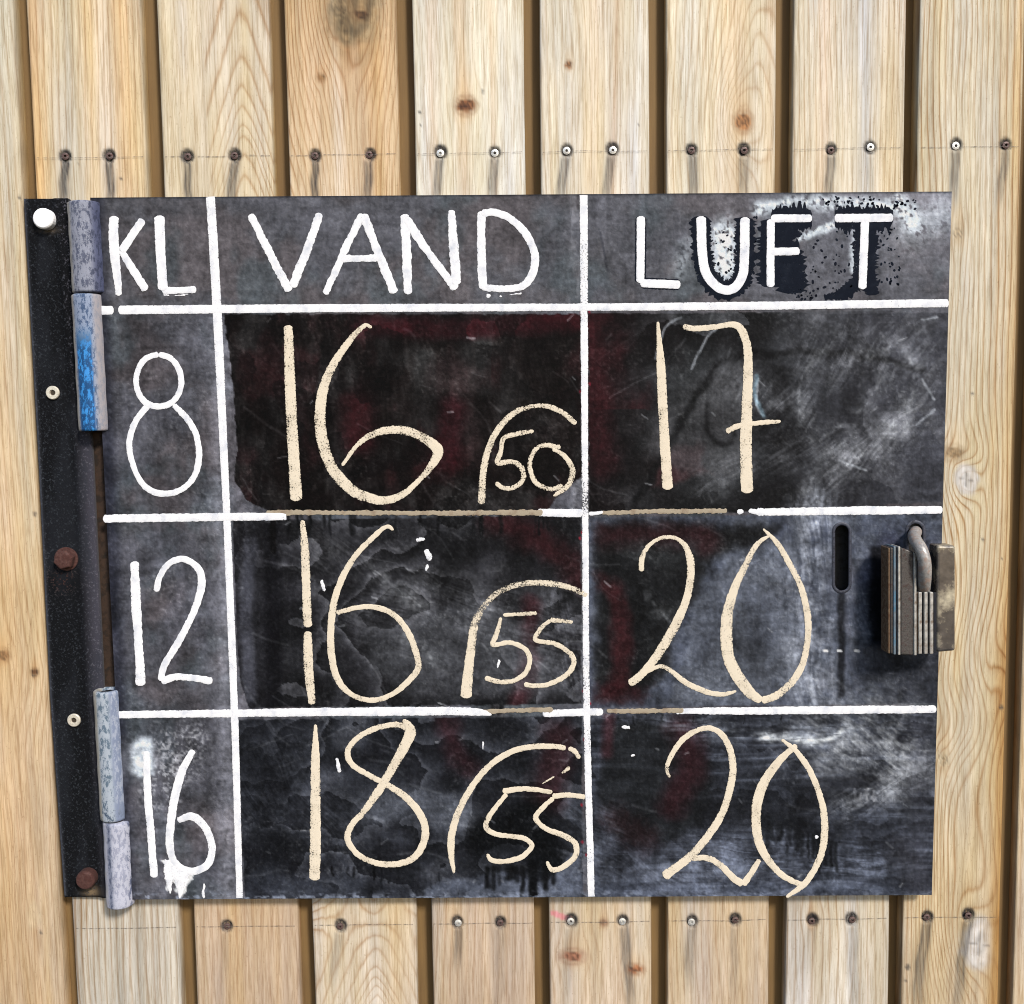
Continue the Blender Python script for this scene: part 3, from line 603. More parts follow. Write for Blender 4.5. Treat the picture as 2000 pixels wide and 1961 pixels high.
# faint scratches and chalk arcs left by the cloth
_r = np.random.RandomState(21)
for i in range(150):
    px, py = _r.uniform(470, 1820), _r.uniform(630, 1730); l = _r.uniform(20, 110); an = (-.8 if px > 1150 and py < 1000 else .55 if py < 1390 else .05) + _r.uniform(-.5, .5); cu = _r.uniform(-.3, .3) * l
    lay(stroke([(px, py), (px + l * .5 * math.cos(an) + cu * .3, py + l * .5 * math.sin(an) - cu * .3), (px + l * math.cos(an), py + l * math.sin(an))], _r.uniform(2.4, 5), .9, 3, 1) * _r.uniform(.03, .18), (168, 170, 180))
for pts in [[(1560, 820), (1570, 730), (1640, 650)], [(1600, 860), (1680, 800), (1740, 700), (1720, 650)], [(1700, 690), (1760, 680), (1785, 740), (1770, 830)], [(1650, 910), (1720, 860), (1770, 780)], [(1580, 960), (1600, 900), (1680, 840)], [(730, 1120), (790, 1160), (830, 1190)], [(780, 1230), (830, 1270), (850, 1300)], [(1260, 1160), (1330, 1240)], [(1500, 1443), (1580, 1438), (1620, 1450)], [(1620, 1440), (1660, 1424)]]:
    lay(stroke(pts, 26, .98, 8, 8) * .2 * sstep(.35, .6, fbm(X, Y, 16, 16, 215, 3)), (170, 174, 184)); lay(stroke(pts, 5, .9, 9, 3) * .22 * sstep(.4, .6, fbm(X, Y, 12, 12, 216, 3)), (190, 194, 204))
lay(polymask([(1694, 1062), (1735, 1060), (1735, 1262), (1700, 1262), (1690, 1200)], 14, 3, 12, 214) * .85, (22, 22, 28))  # painted shade: deepens the padlock's cast shadow on the sheet
# drips
rs = np.random.RandomState(7)
def drips(x0, x1, y, n, L, w, col=(16, 17, 20), a=.85, seed=0):
    r = np.random.RandomState(seed)
    for i in range(n):
        x = r.uniform(x0, x1); l = L * r.uniform(.3, 1.1); lay(stroke([(x, y - 6), (x + r.uniform(-2, 2), y + l * .5), (x + r.uniform(-3, 3), y + l)], w * r.uniform(.6, 1.3), .7, 5, 2.5, 9) * a * r.uniform(.5, 1), col)
drips(520, 1130, 1010, 26, 34, 6, seed=1); lay(stroke([(533, 1000), (534, 1075)], 12, .4, 1, 1) * .9, (16, 14, 16)); drips(930, 1100, 1700, 13, 44, 9, seed=2); lay(stroke([(1040, 1690), (1042, 1752)], 18, .4, 1, 2), (16, 18, 22))
_q = np.random.RandomState(33)
for i in range(17):
    x = 1492 + i * 8.6 + _q.uniform(-3, 3); y = 1606 + i * 3.2; l = _q.uniform(14, 42) + i * 1.2
    lay(stroke([(x, y - 10), (x + _q.uniform(-2, 2), y + l * .5), (x + _q.uniform(-3, 3), y + l)], _q.uniform(5, 10), .75, 5, 3, 9) * _q.uniform(.45, .9), (22, 24, 28))
lay(stroke([(1490, 1600), (1560, 1608), (1630, 1640)], 22, .9, 34, 6, 14) * .7, (26, 28, 34)); drips(740, 860, 1712, 9, 22, 4, (30, 34, 42), .6, seed=4); drips(640, 760, 1700, 5, 20, 5, seed=8); drips(1120, 1650, 1404, 6, 12, 3, seed=5); drips(1640, 1715, 1570, 8, -26, 4, (150, 152, 164), .7, seed=6); drips(600, 1000, 1385, 16, 9, 6, seed=9)
# spray halos and black edging round L U F T
for pts, w, a in [([(790, 250), (790, 410)], 150, .95), ([(1150, 262), (1330, 200)], 34, .95), ([(1420, 260), (1410, 400)], 40, .9), ([(950, 120), (1200, 90), (1680, 110)], 60, .9), ([(1640, 90), (1700, 190)], 90, .8), ([(600, 300), (560, 420)], 80, .3), ([(1690, 230), (1850, 150)], 160, .4)]:
    p = cv(Z2, pts); lay(stroke(p, w / 2.49, .8, 140, 8, 16) * a * sstep(.3, .42, fbm(X, Y, 7, 7, 141, 3)), (206, 218, 236))
LUFT = {'L': [[(378, 155), (375, 480)], [(375, 480), (570, 488)]], 'U': [[(670, 155), (678, 350), (700, 440), (760, 505), (820, 510), (865, 460), (880, 380), (885, 160)]],
        'F': [[(1010, 170), (1008, 500)], [(1010, 165), (1210, 165)], [(1010, 328), (1150, 325)]], 'T': [[(1320, 165), (1605, 162)], [(1468, 165), (1455, 510)]]}
spk = (np.abs(fbm(X, Y, 7, 7, 150, 2) - .5) * 2)
BLK = (20, 26, 38)
def halo(pts, w, jag, seed):
    d_ = polydist(X, Y, cv(Z2, pts), 90)
    return d_ < (w / 2 + sstep(.35, .75, fbm(X, Y, 5.5, 5.5, seed, 1)) * jag)
lay(stroke(cv(Z2, [(180, 230), (215, 420)]), 4, .6, 9, 2) * .4, (30, 32, 44))
# painted "16" cell: white overspray
p = cv(Q6, [(1240, 500), (1380, 600), (1240, 760), (1190, 900), (1420, 480)]); lay(stroke(p, 64, .95, 180, 10) * .8 * sstep(.45, .68, fbm(X, Y, 4.5, 4.5, 181, 2) * .6 + fbm(X, Y, 40, 40, 183, 3) * .4), (176, 176, 188))
lay(stroke(cv(Q6, [(1060, 540), (1060, 680)]), 44, .4, 182, 6, 12) * .96, (196, 206, 224)); lay(stroke(cv(Q6, [(930, 560), (900, 700)]), 40, .9, 183, 5) * .4, (150, 152, 166))
lay(polymask(cv(Q6, [(1190, 1360), (1330, 1420), (1470, 1440), (1440, 1520), (1350, 1650), (1325, 1690), (1320, 1580), (1270, 1520), (1240, 1560), (1220, 1440)]), 3, 6, 10, 184) * .95, (226, 230, 238))
drips(322, 350, 1745, 4, -20, 6, (220, 224, 232), .9, seed=12)
lay(polymask(cv(Q6, [(1340, 1490), (1400, 1490), (1380, 1525), (1330, 1515)]), 2, 3, 8, 185), (40, 44, 56))
# red flecks along the middle line and edge wear
for i in range(26):
    px, py = 1142 + rs.uniform(-10, 10), rs.choice([640, 780, 900, 1030, 1390, 1520, 1620]) + rs.uniform(-50, 60); lay(1 - sstep(1.5, 3.4, np.hypot((X - px), (Y - py) * .7)), (150, 26, 50))
for i in range(60):
    px, py = rs.uniform(460, 1840), rs.uniform(620, 1740); l = rs.uniform(4, 18); an = rs.uniform(-.9, .9)
    lay(stroke([(px, py), (px + l * math.cos(an), py + l * math.sin(an))], rs.uniform(2.5, 4), .7, 3, 1) * rs.uniform(.2, .6), (170, 172, 182))
lay(sstep(6, 1, (Y - (TLc[1] + (TRc[1] - TLc[1]) * s_)) + 2 * fbm(X, Y, 8, 8, 190)) * .6, (30, 32, 40))
lay(sstep(1735, 1756, Y) * sstep(.5, .62, fbm(X, Y, 12, 6, 191, 3)) * .7, (140, 150, 176))
# fine brush and grain
bm_ = sstep(600, 640, Y)[..., None]
cloud = fbm(X + 30 * brush_h, Y, 46, 46, 406, 5) - .5
C *= (1 + (0.24 * brush_v + 0.24 * brush_h + 0.5 * grain + 0.30 * (fbm(X, Y, 22, 22, 405, 4) - .5) + np.where(Y > 612, .6, .3) * cloud))[..., None]
C += (np.clip(fbm(X, Y, 5, 5, 407, 3) - .56, 0, 1) * 90 * sstep(.4, .7, fbm(X, Y, 70, 70, 408, 3)))[..., None] * (Y > 610)[..., None]
C += (np.clip(fbm(X, Y, 3.4, 3.4, 410, 1) - .5, 0, 1) * 26)[..., None]
C = np.clip(C, 4, 245); dk = (Y > 612)[..., None]; C = np.where(dk, 255 * (C / 255) ** 1.2 * 1.2, 255 * (C / 255) ** 1.06 * 1.18); g3 = C.mean(-1, keepdims=True); C = C * .66 + g3 * .34; C = np.clip(C * np.array([.99, 1.0, .985]), 7, 245)

# slots cut through the sheet
SLOTS = [(1644, 1039, 1140, 13.0), (1788, 1036, 1120, 13.5)]      # centre column, upper and lower centre rows, half width
inside = np.zeros(X.shape, bool)
for cx_, ya, yb, r in SLOTS: inside |= np.hypot(X - cx_, Y - np.clip(Y, ya, yb)) < r + 2.2
keep = ~(inside[:-1, :-1] | inside[1:, :-1] | inside[1:, 1:] | inside[:-1, 1:])
dent = (fbm(X, Y, 300, 300, 61, 2) - .5) * 0.0016
Pb = P(X, Y, YB); Pb[..., 1] += 0   # flat sheet
kb2 = NM('blackboard_paint'); pg = kb2.attr('pigment', 'Color'); nn = kb2.noise(900, kb2.coord(), 3, .6); n5 = kb2.noise(60, kb2.coord(), 4)
sc_ = kb2.noise(260, kb2.coord(1, 1, .12), 3, .6)
cc = kb2.mix(kb2.ramp(nn, [(.3, .35), (.6, 0)]), pg, kb2.mix(1.0, pg, (.6, .6, .62), 'MULTIPLY')); cc = kb2.mix(kb2.ramp(nn, [(.62, 0), (.8, .5)]), cc, kb2.mix(1.0, cc, (1.7, 1.7, 1.8), 'MULTIPLY'))
kb2.base(cc, kb2.ramp(n5, [(.3, .5), (.7, .72)]), 0, 0.05); kb2.bump(kb2.math('ADD', nn, sc_), .25, .0004)
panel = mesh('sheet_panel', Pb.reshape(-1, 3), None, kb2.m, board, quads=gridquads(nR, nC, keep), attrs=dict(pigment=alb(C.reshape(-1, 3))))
# rim lips and walls of the slots
kr = metal('dark_steel_edge', tuple(alb((74, 78, 94))), .55, .3, tuple(alb((40, 40, 50))), 300)
kdark = metal('dark_steel', tuple(alb((40, 38, 38))), .7, .2, (.012, .009, .007), 200)
for cx_, ya, yb, r in SLOTS:
    a = np.linspace(0, 2 * math.pi, 49)[:-1]; n = len(a)
    def outl(rr): return cx_ + rr * np.cos(a) + 0.012 * 0, np.where(np.sin(a) > 0, yb, ya) + rr * np.sin(a)
    rings_ = [P(*outl(r + 6.5), YB - 0.0001), P(*outl(r + 5.5), YB - 0.0005), P(*outl(r + .8), YB - 0.0006), P(*outl(r), YB - 0.0001), P(*outl(r), YB + 0.003)]
    V = np.vstack(rings_); q = []
    for j in range(4):
        for i in range(n): q.append((j * n + i, j * n + (i + 1) % n, (j + 1) * n + (i + 1) % n, (j + 1) * n + i))
    mesh('slot_rim', V, None, kr, board, smooth=True, quads=q)
# folded edge of the sheet and the box frame behind it
cor = [TLc, TRc, BRc, BLc]
A = [P(*c, YB + 0.0002) for c in cor]
B = [p + np.array([0, 0.0035, 0]) for p in A]
mb = MB()
for i in range(4):
    j = (i + 1) % 4; mb.add([A[i], A[j], B[j], B[i]], [(0, 1, 2, 3)])
    ins = lambda k, dd: np.array([0, dd, 0]) + (P(1010, 1060, YB) - A[k]) * 0.012 + A[k]
mb.build('sheet_edge', kr, board)
A2 = [a + (P(1010, 1060, YB) - a) * 0.02 + np.array([0, .0036, 0]) for a in A]
for i in range(4):
    j = (i + 1) % 4; mb = MB(); c0 = P(1010, 1060, YB)
    a1, a2 = A2[i], A2[j]; b1 = a1 + (c0 - a1) * .06; b2 = a2 + (c0 - a2) * .06; y_ = lambda p, v: np.array([p[0], v, p[2]])
    mb.box8([y_(a1, YB + .0038), y_(a2, YB + .0038), y_(b2, YB + .0038), y_(b1, YB + .0038)], [y_(a1, -.002), y_(a2, -.002), y_(b2, -.002), y_(b1, -.002)]); mb.build('frame_rail', kdark, board)
# dark box added behind the slots so that they look black
mb = MB(); q0 = [P(1600, 1000, YB + .006), P(1835, 1000, YB + .006), P(1830, 1180, YB + .006), P(1600, 1180, YB + .006)]
mb.box8([np.array([p[0], YB + .013, p[2]]) for p in q0], [np.array([p[0], -.002, p[2]]) for p in q0])
for i in range(4):
    j = (i + 1) % 4; p, q = q0[i], q0[j]; mb.add([(p[0], YB + .004, p[2]), (q[0], YB + .004, q[2]), (q[0], YB + .013, q[2]), (p[0], YB + .013, p[2])], [(0, 1, 2, 3)])
mb.build('slot_dark_box', kdark, board)

# ------------------------------------------------------------------ lettering: raised strokes of paint and chalk
def stroke_material(name, col, col2, holes, rough=.9, stops=(.36, .52)):
    k = NM(name); n = k.noise(680, k.coord(), 5, .75); n2 = k.noise(90, k.coord(), 4); ed = k.attr('edge'); wr = k.attr('wear')
    c = k.mix(k.ramp(n2, [(.5, 0.), (.8, 1.)]), tuple(col), tuple(col2)); k.base(c, rough, 0, .04)
    tr = k.n('BsdfTransparent'); mx = k.n('MixShader')
    # holes: more of them at the ragged edges and where worn
    v = k.math('SUBTRACT', n, k.math('MULTIPLY', ed, .10)); v = k.math('SUBTRACT', v, k.math('MULTIPLY', wr, .26))
    v = k.math('SUBTRACT', v, k.math('MULTIPLY', k.ramp(n2, [(.4, 0.), (.75, 1.)]), holes))
    k.set(mx, 0, k.ramp(v, [(.28, 0.0), (.35, 1.0)])); k.t.links.new(tr.outputs[0], mx.inputs[1]); k.t.links.new(k.b.outputs[0], mx.inputs[2]); k.t.links.new(mx.outputs[0], k.out.inputs[0])
    k.bump(n, .35, .0005); return k.m
WHITE = stroke_material('white_paint', (.65, .65, .665), (.42, .445, .50), 0.03, .6)
BLACKP = stroke_material('black_edging_paint', tuple(alb((20, 26, 38))), tuple(alb((34, 40, 52))), .04, .6)
CHALK = stroke_material('cream_chalk', tuple(alb((250, 236, 212))), tuple(alb((226, 212, 188))), .12)
hseq = [0]
def ribbon(name, z, strokes, mat, label=None, jag=.8, wear=0.0, cap=True, wfun=None, colour=None, low=False, step=2.2):
    if len(strokes) > 1 and name in ('grid_line', 'worn_line', 'paint_fleck', 'chalk_mark', 'paint_run', 'chalk_arc'):
        for st in strokes: ribbon(name, z, [st], mat, None, jag, wear, cap)
        return
    Vs = []; Q = []; E = []; Wr = []; n0 = 0; z0 = (0.00003 + (hseq[0] % 4) * 0.00002) if low else (0.0002 + (hseq[0] % 5) * 0.00002); hseq[0] += 1; rng = np.random.RandomState(hseq[0])
    for si, st in enumerate(strokes):
        a = cv(z, st) if z else np.array(st, float); c = catmull(a, step=step); n = len(c)
        p = c[:, :2]; w = np.maximum(c[:, 2], 1.5) / 2
        t = np.gradient(p, axis=0); t /= np.linalg.norm(t, axis=1)[:, None] + 1e-9; nrm = np.stack([-t[:, 1], t[:, 0]], -1)
        s = np.concatenate([[0], np.cumsum(np.linalg.norm(np.diff(p, axis=0), axis=1))])
        if cap:
            e = np.minimum(s, s[-1] - s); cw = np.minimum(1, np.sqrt(np.clip(e / (w * .75 + 1e-6), 0, 1) * 1.6 + .12)); w = w * cw
        sd_ = hseq[0] * 17 + si * 5
        jl = (fbm(s, s * 0, 4.5, 1, sd_, 3) - .5) * 2.6 * jag + (fbm(s, s * 0, 40, 1, sd_ + 2, 2) - .5) * jag * 1.6; jr = (fbm(s, s * 0, 4.5, 1, sd_ + 9, 3) - .5) * 2.6 * jag + (fbm(s, s * 0, 40, 1, sd_ + 12, 2) - .5) * jag * 1.6
        if low: jl = jag * rng.rand(n) ** 1.6 * (0.5 + fbm(s, s * 0, 30, 1, sd_, 2)); jr = jag * rng.rand(n) ** 1.6 * (0.5 + fbm(s, s * 0, 30, 1, sd_ + 4, 2))
        prof = [(-1, .0), (-.8, .8), (-.3, 1), (.3, 1), (.8, .8), (1, .0)]
        h = z0 + si * (0.00001 if low else 0.00007) + (0 if low else 0.00022) * np.linspace(0, 1, n)
        for o_, hh in prof:
            off = o_ * (w + (jl if o_ < 0 else jr)); q = p + nrm * off[:, None]
            Vs.append(P(q[:, 0], q[:, 1], YB - (h * (1 if abs(o_) < 1 else .9) + hh * (0.00003 if low else 0.00009)))); E.append(np.full(n, 1.0 if abs(o_) == 1 else (.3 if abs(o_) > .5 else 0)))
            wv = (wear(q[:, 0], q[:, 1]) if callable(wear) else np.full(n, wear)) + (.5 if mat is CHALK else .3) * (fbm(q[:, 0], q[:, 1], 45, 45, 900, 3) - .42); Wr.append(wv)
        for k in range(5):
            i = np.arange(n - 1); Q.append(np.stack([n0 + k * n + i, n0 + (k + 1) * n + i, n0 + (k + 1) * n + i + 1, n0 + k * n + i + 1], -1))
        n0 += 6 * n
    return mesh(name, np.vstack(Vs), None, mat, board, label=label, smooth=True, quads=np.vstack(Q), attrs=dict(edge=np.concatenate(E), wear=np.concatenate(Wr)))
def w3(pts, w): return [(p[0], p[1], w[i] if hasattr(w, '__len__') else w) for i, p in enumerate(pts)]

# grid lines (the worn stretches turn brown)
def wearH2(x, y): return 0.9 * (sstep(525, 560, x) * (1 - sstep(1040, 1060, x)) + sstep(1160, 1175, x) * (1 - sstep(1390, 1500, x))) + .1
def wearH3(x, y): return 0.7 * (sstep(925, 960, x) * (1 - sstep(1010, 1080, x)) + sstep(1185, 1195, x) * (1 - sstep(1310, 1340, x))) + .1
def wearV2(x, y): return .25 * sstep(.45, .7, fbm(x, y, 30, 60, 5, 3)) + .5 * np.exp(-((y - 985) / 26) ** 2) + .2 * (y < 1380) * (y > 1150)
ribbon('grid_line', None, [w3([(411, 384), (424, 608), (443, 1013), (458, 1397), (468, 1754)], [17.5, 17.5, 14.5, 14.5, 12.5])], WHITE, jag=.4, cap=False, wear=.05)
ribbon('grid_line', None, [w3([(1140, 381), (1141, 598), (1143, 999), (1146, 1386), (1155, 1751)], [15.5, 14.5, 12.5, 13, 13])], WHITE, jag=.5, cap=False, wear=wearV2)
ribbon('grid_line', None, [w3([(184, 606), (222, 606)], 17), w3([(231, 605.5), (640, 602), (1145, 600), (1500, 597), (1853, 592)], [17, 16, 14.5, 16, 16])], WHITE, jag=.45, cap=True)
MBROWN = stroke_material('worn_brown_line', tuple(alb((186, 172, 150))), tuple(alb((140, 116, 96))), .03)
ribbon('grid_line', None, [w3([(201, 1013), (520, 1009), (555, 1012)], [16, 15, 9]), w3([(1050, 1001), (1138, 1002)], [15, 17]), w3([(1150, 1004), (1178, 1001)], [8, 5]), w3([(1490, 1000), (1700, 997), (1841, 996)], [14, 16, 14])], WHITE, jag=.8, cap=True, label='white paint line worn away in two places')
ribbon('worn_line', None, [w3([(520, 1001), (800, 1002), (1060, 1001)], [9, 9, 10]), w3([(1175, 1001), (1300, 999), (1420, 998)], [8, 9, 9])], MBROWN, jag=1.6)
for a, b, w in [(1400, 1412, 7), (1440, 1452, 9), (1462, 1482, 10), (1478, 1493, 14)]: ribbon('paint_fleck', None, [w3([(a, 999), (b, 1000)], w)], WHITE, jag=2)
ribbon('grid_line', None, [w3([(229, 1396), (460, 1393), (800, 1389), (925, 1390), (960, 1396)], [14, 15, 17, 15, 4]), w3([(1060, 1394), (1178, 1390)], [14, 14]), w3([(1320, 1389), (1500, 1388), (1829, 1385)], [11, 15, 15])], WHITE, jag=.8, cap=True, label='lowest white paint line with brown worn stretches')
ribbon('worn_line', None, [w3([(930, 1390), (1080, 1386)], 9), w3([(1185, 1389), (1335, 1388)], 9)], MBROWN, jag=1.4)

# painted headings and hours
def letter(ch, z, st, **k):
    st = [[(a, b, w * 1.0) for a, b, w in q_] for q_ in st]; ribbon('painted_letter' if ch.isalpha() else 'painted_numeral', z, st, WHITE, label='white painted %s %s' % ('letter' if ch.isalpha() else 'numeral', ch), **k)
letter('K', Q4, [w3([(848, 235), (845, 380), (858, 560), (885, 828)], [72, 75, 68, 48]), w3([(1065, 262), (985, 375), (905, 500)], 60), w3([(900, 490), (980, 620), (1085, 790)], [50, 58, 60])])
letter('L', Q4, [w3([(1185, 232), (1195, 500), (1212, 790)], [78, 72, 72]), w3([(1205, 790), (1330, 788), (1460, 782)], [55, 50, 52])])
letter('8', Q4, [w3([(1180, 1262), (1080, 1300), (1018, 1410), (1022, 1530), (1085, 1625), (1190, 1652), (1290, 1612), (1345, 1510), (1335, 1390), (1275, 1300), (1180, 1262)], 44), w3([(1120, 1630), (1030, 1730), (972, 1860), (965, 1985), (1005, 2130), (1070, 2240), (1150, 2290), (1230, 2302), (1330, 2280), (1420, 2210), (1470, 2100), (1480, 1980), (1455, 1850), (1390, 1740), (1290, 1640)], [48, 46, 46, 44, 44, 46, 48, 48, 46, 44, 44, 46, 46, 48, 40])])
letter('1', Q5, [w3([(1000, 900), (1012, 1200), (1030, 1500), (1048, 1825)], [60, 72, 62, 74])], jag=1.2)
letter('2', Q5, [w3([(1160, 1125), (1190, 1010), (1255, 920), (1350, 882), (1440, 920), (1495, 1000), (1492, 1120), (1430, 1300), (1320, 1510), (1220, 1680), (1195, 1790)], [46, 46, 44, 46, 50, 56, 58, 52, 50, 50, 48]), w3([(1200, 1795), (1300, 1760), (1430, 1768), (1580, 1792)], [50, 52, 50, 56])])
letter('1', Q6, [w3([(1088, 560), (1100, 900), (1120, 1150), (1148, 1500)], [46, 58, 56, 58])], jag=.8)
letter('6', Q6, [w3([(1438, 552), (1360, 700), (1310, 860), (1275, 1060), (1262, 1240), (1290, 1370), (1370, 1440), (1460, 1450), (1545, 1400), (1578, 1300), (1558, 1190), (1500, 1095), (1420, 1045), (1320, 1075)], [46, 58, 62, 62, 60, 52, 56, 56, 56, 54, 54, 56, 58, 44])])
ribbon('paint_run', Q6, [w3([(1215, 1375), (1290, 1420), (1345, 1500), (1340, 1580), (1334, 1655)], [30, 80, 130, 60, 24]), w3([(1522, 1545), (1512, 1600), (1515, 1655)], [22, 24, 28]), w3([(1240, 1400), (1258, 1500), (1268, 1620)], [70, 60, 14])], WHITE, jag=2.2, wear=.15)
letter('V', Z1, [w3([(222, 145), (300, 305), (412, 520)], [36, 38, 40]), w3([(560, 140), (500, 310), (425, 500)], [40, 42, 42])], jag=1.3)
letter('A', Z1, [w3([(768, 145), (690, 300), (585, 535)], [42, 36, 34]), w3([(768, 145), (830, 300), (922, 530)], [42, 40, 44]), w3([(660, 362), (860, 358)], 34)], jag=1.3)
letter('N', Z1, [w3([(972, 145), (982, 340), (988, 535)], [46, 44, 40]), w3([(978, 165), (1090, 335), (1222, 510)], [44, 38, 40]), w3([(1198, 125), (1212, 320), (1222, 490)], [34, 46, 46])], jag=1.2)
letter('D', Z1, [w3([(1345, 130), (1345, 320), (1352, 510)], [40, 42, 42]), w3([(1345, 142), (1410, 138), (1490, 170), (1560, 240), (1602, 330), (1602, 400), (1575, 465), (1530, 500), (1440, 508), (1345, 500)], [36, 34, 36, 38, 38, 38, 38, 36, 32, 32])], jag=1.0)
for L_, w, jg in [('L', 52, 1.2), ('U', 82, 8), ('F', 92, 13), ('T', 88, 12)]: ribbon('black_edging', Z2, [w3(p, w) for p in LUFT[L_]], BLACKP, jag=jg, low=True, step=2.6, label='spiky black paint around letter ' + L_)
ribbon('black_edging', Z2, [w3([(1095, 210), (1080, 280), (1090, 360), (1110, 440), (1120, 530)], [150, 60, 130, 130, 130])], BLACKP, jag=10, low=True, step=2.6, label='black paint patch right of the F stem')
ribbon('black_edging', Z2, [w3([(1420, 200), (1560, 200)], 40), w3([(1500, 240), (1490, 400), (1500, 540)], [70, 44, 60]), w3([(1430, 480), (1360, 530), (1270, 552)], [60, 44, 14])], BLACKP, jag=9, low=True, step=2.6, label='black paint patch around the T stem')
def speckle():
    r_ = np.random.RandomState(4); V = []; Q = []
    zones = [(905, 970, 150, 500), (1200, 1420, 220, 520), (1515, 1640, 200, 490), (1250, 1720, 60, 125), (725, 840, 230, 480), (1100, 1240, 505, 560)]
    for i in range(210):
        a, b, c_, d2 = zones[r_.choice(6, p=[.13, .22, .22, .2, .13, .1])]; p = cv(Z2, [(r_.uniform(a, b), r_.uniform(c_, d2))])[0]; q = r_.uniform(1.3, 2.7); an = r_.uniform(0, 3); e = r_.uniform(1, 1.8); n = len(V)
        for k in range(8):
            t = k * math.pi / 4; x, y = q * e * math.cos(t), q * math.sin(t); V.append(P(p[0] + x * math.cos(an) - y * math.sin(an), p[1] + x * math.sin(an) + y * math.cos(an), YB - .00012))
        Q.append(tuple(range(n, n + 8)))
    mesh('paint_speckle', V, Q, BLACKP, board, kind='stuff', label='black paint speckles around LUFT', attrs=dict(edge=np.zeros(len(V)), wear=np.zeros(len(V))))
speckle()
for L_, w in [('L', 40), ('U', 46), ('F', 38), ('T', 40)]: letter(L_, Z2, [w3(p, w) for p in LUFT[L_]], jag=.5)
ribbon('paint_fleck', Z1, [w3([(1370, 540), (1390, 542)], 18), w3([(1430, 545), (1445, 545)], 10), w3([(1480, 540), (1540, 528)], 10)], WHITE, jag=2)
ribbon('paint_fleck', Q4, [w3([(1215, 822), (1260, 830)], 14), w3([(1300, 832), (1400, 822)], 8)], WHITE, jag=2, wear=.3)

# chalked readings
def num(ch, z, st, **k): ribbon('chalk_numeral', z, st, CHALK, label='cream chalk numeral ' + ch, **k)
def arc(z, st, **k): ribbon('chalk_arc', z, st, CHALK, label=k.pop('label', 'cream chalk arc over the small numerals'), **k)
num('1', Z1, [w3([(405, 685), (412, 900), (425, 1200), (445, 1540)], [42, 50, 54, 58])], jag=.7, wear=.12)
num('6', Z1, [w3([(812, 698), (775, 688), (700, 765), (620, 885), (575, 1000), (560, 1130), (575, 1260), (620, 1380), (700, 1475), (780, 1518), (870, 1538), (960, 1510), (1040, 1440), (1100, 1370), (1135, 1300), (1090, 1250), (1000, 1205), (910, 1195), (820, 1215), (740, 1270), (668, 1368)], [12, 22, 32, 40, 48, 54, 54, 54, 52, 50, 42, 32, 26, 36, 54, 48, 42, 38, 32, 22, 16])], wear=.15)
arc(Z1, [w3([(1345, 1555), (1352, 1420), (1372, 1310), (1420, 1200), (1500, 1115), (1580, 1083), (1660, 1078), (1740, 1110), (1805, 1165)], [34, 34, 32, 30, 26, 22, 24, 26, 24])], wear=.2)
num('5', Z1, [w3([(1600, 1200), (1530, 1212), (1455, 1235), (1440, 1300), (1425, 1355), (1500, 1350), (1545, 1385), (1545, 1440), (1500, 1475), (1450, 1475), (1415, 1450)], [16, 24, 22, 24, 24, 24, 26, 24, 22, 22, 20])], wear=.2)
num('0', Z1, [w3([(1730, 1280), (1650, 1268), (1600, 1300), (1580, 1370), (1610, 1450), (1680, 1482), (1740, 1465)], 23), w3([(1690, 1285), (1750, 1322), (1788, 1390), (1765, 1465), (1695, 1515)], [16, 24, 28, 26, 16])], wear=.2)
num('1', Z2, [w3([(460, 668), (476, 900), (488, 1150), (508, 1485)], [14, 42, 46, 52])], jag=.6)
num('7', Z2, [w3([(582, 692), (650, 702), (750, 692), (830, 682), (872, 715), (895, 790), (900, 900), (893, 1100), (888, 1300), (893, 1502)], [26, 28, 26, 30, 38, 40, 44, 52, 58, 58]), w3([(792, 1202), (860, 1172), (960, 1160), (1058, 1152)], [26, 26, 22, 16])], wear=.05)
num('1', Z3, [w3([(475, 140), (487, 300), (495, 520), (500, 660)], [22, 40, 42, 44]), w3([(500, 680), (505, 860), (522, 1035)], [40, 46, 34])], wear=.1)
num('6', Z3, [w3([(918, 188), (880, 172), (800, 240), (720, 330), (660, 440), (625, 560), (612, 700), (620, 820), (650, 920), (720, 990), (820, 1015), (920, 980), (1000, 910), (1038, 850), (1020, 760), (980, 670), (920, 600), (840, 565), (750, 563), (640, 590)], [12, 20, 24, 28, 32, 34, 34, 34, 32, 26, 24, 26, 30, 32, 30, 28, 26, 26, 24, 22])])
arc(Z3, [w3([(1270, 1005), (1280, 880), (1295, 760), (1320, 620), (1390, 520), (1480, 465), (1580, 445), (1680, 448), (1780, 470), (1860, 505)], [54, 48, 42, 38, 28, 28, 28, 28, 26, 26])], wear=lambda x, y: np.where(y < 1225, .42, .08))
num('5', Z3, [w3([(1450, 600), (1615, 592)], 18), w3([(1440, 612), (1420, 690), (1402, 745), (1480, 735), (1550, 760), (1580, 810), (1560, 880), (1500, 920), (1430, 925), (1362, 905)], [18, 22, 24, 22, 24, 26, 26, 24, 22, 24])], wear=.1)
num('5', Z3, [w3([(1790, 635), (1680, 625)], [18, 26]), w3([(1680, 625), (1630, 670), (1610, 722), (1700, 740), (1770, 780), (1795, 830), (1760, 890), (1680, 935), (1600, 945), (1552, 935)], [22, 22, 24, 22, 24, 26, 26, 24, 22, 24])], wear=.1)
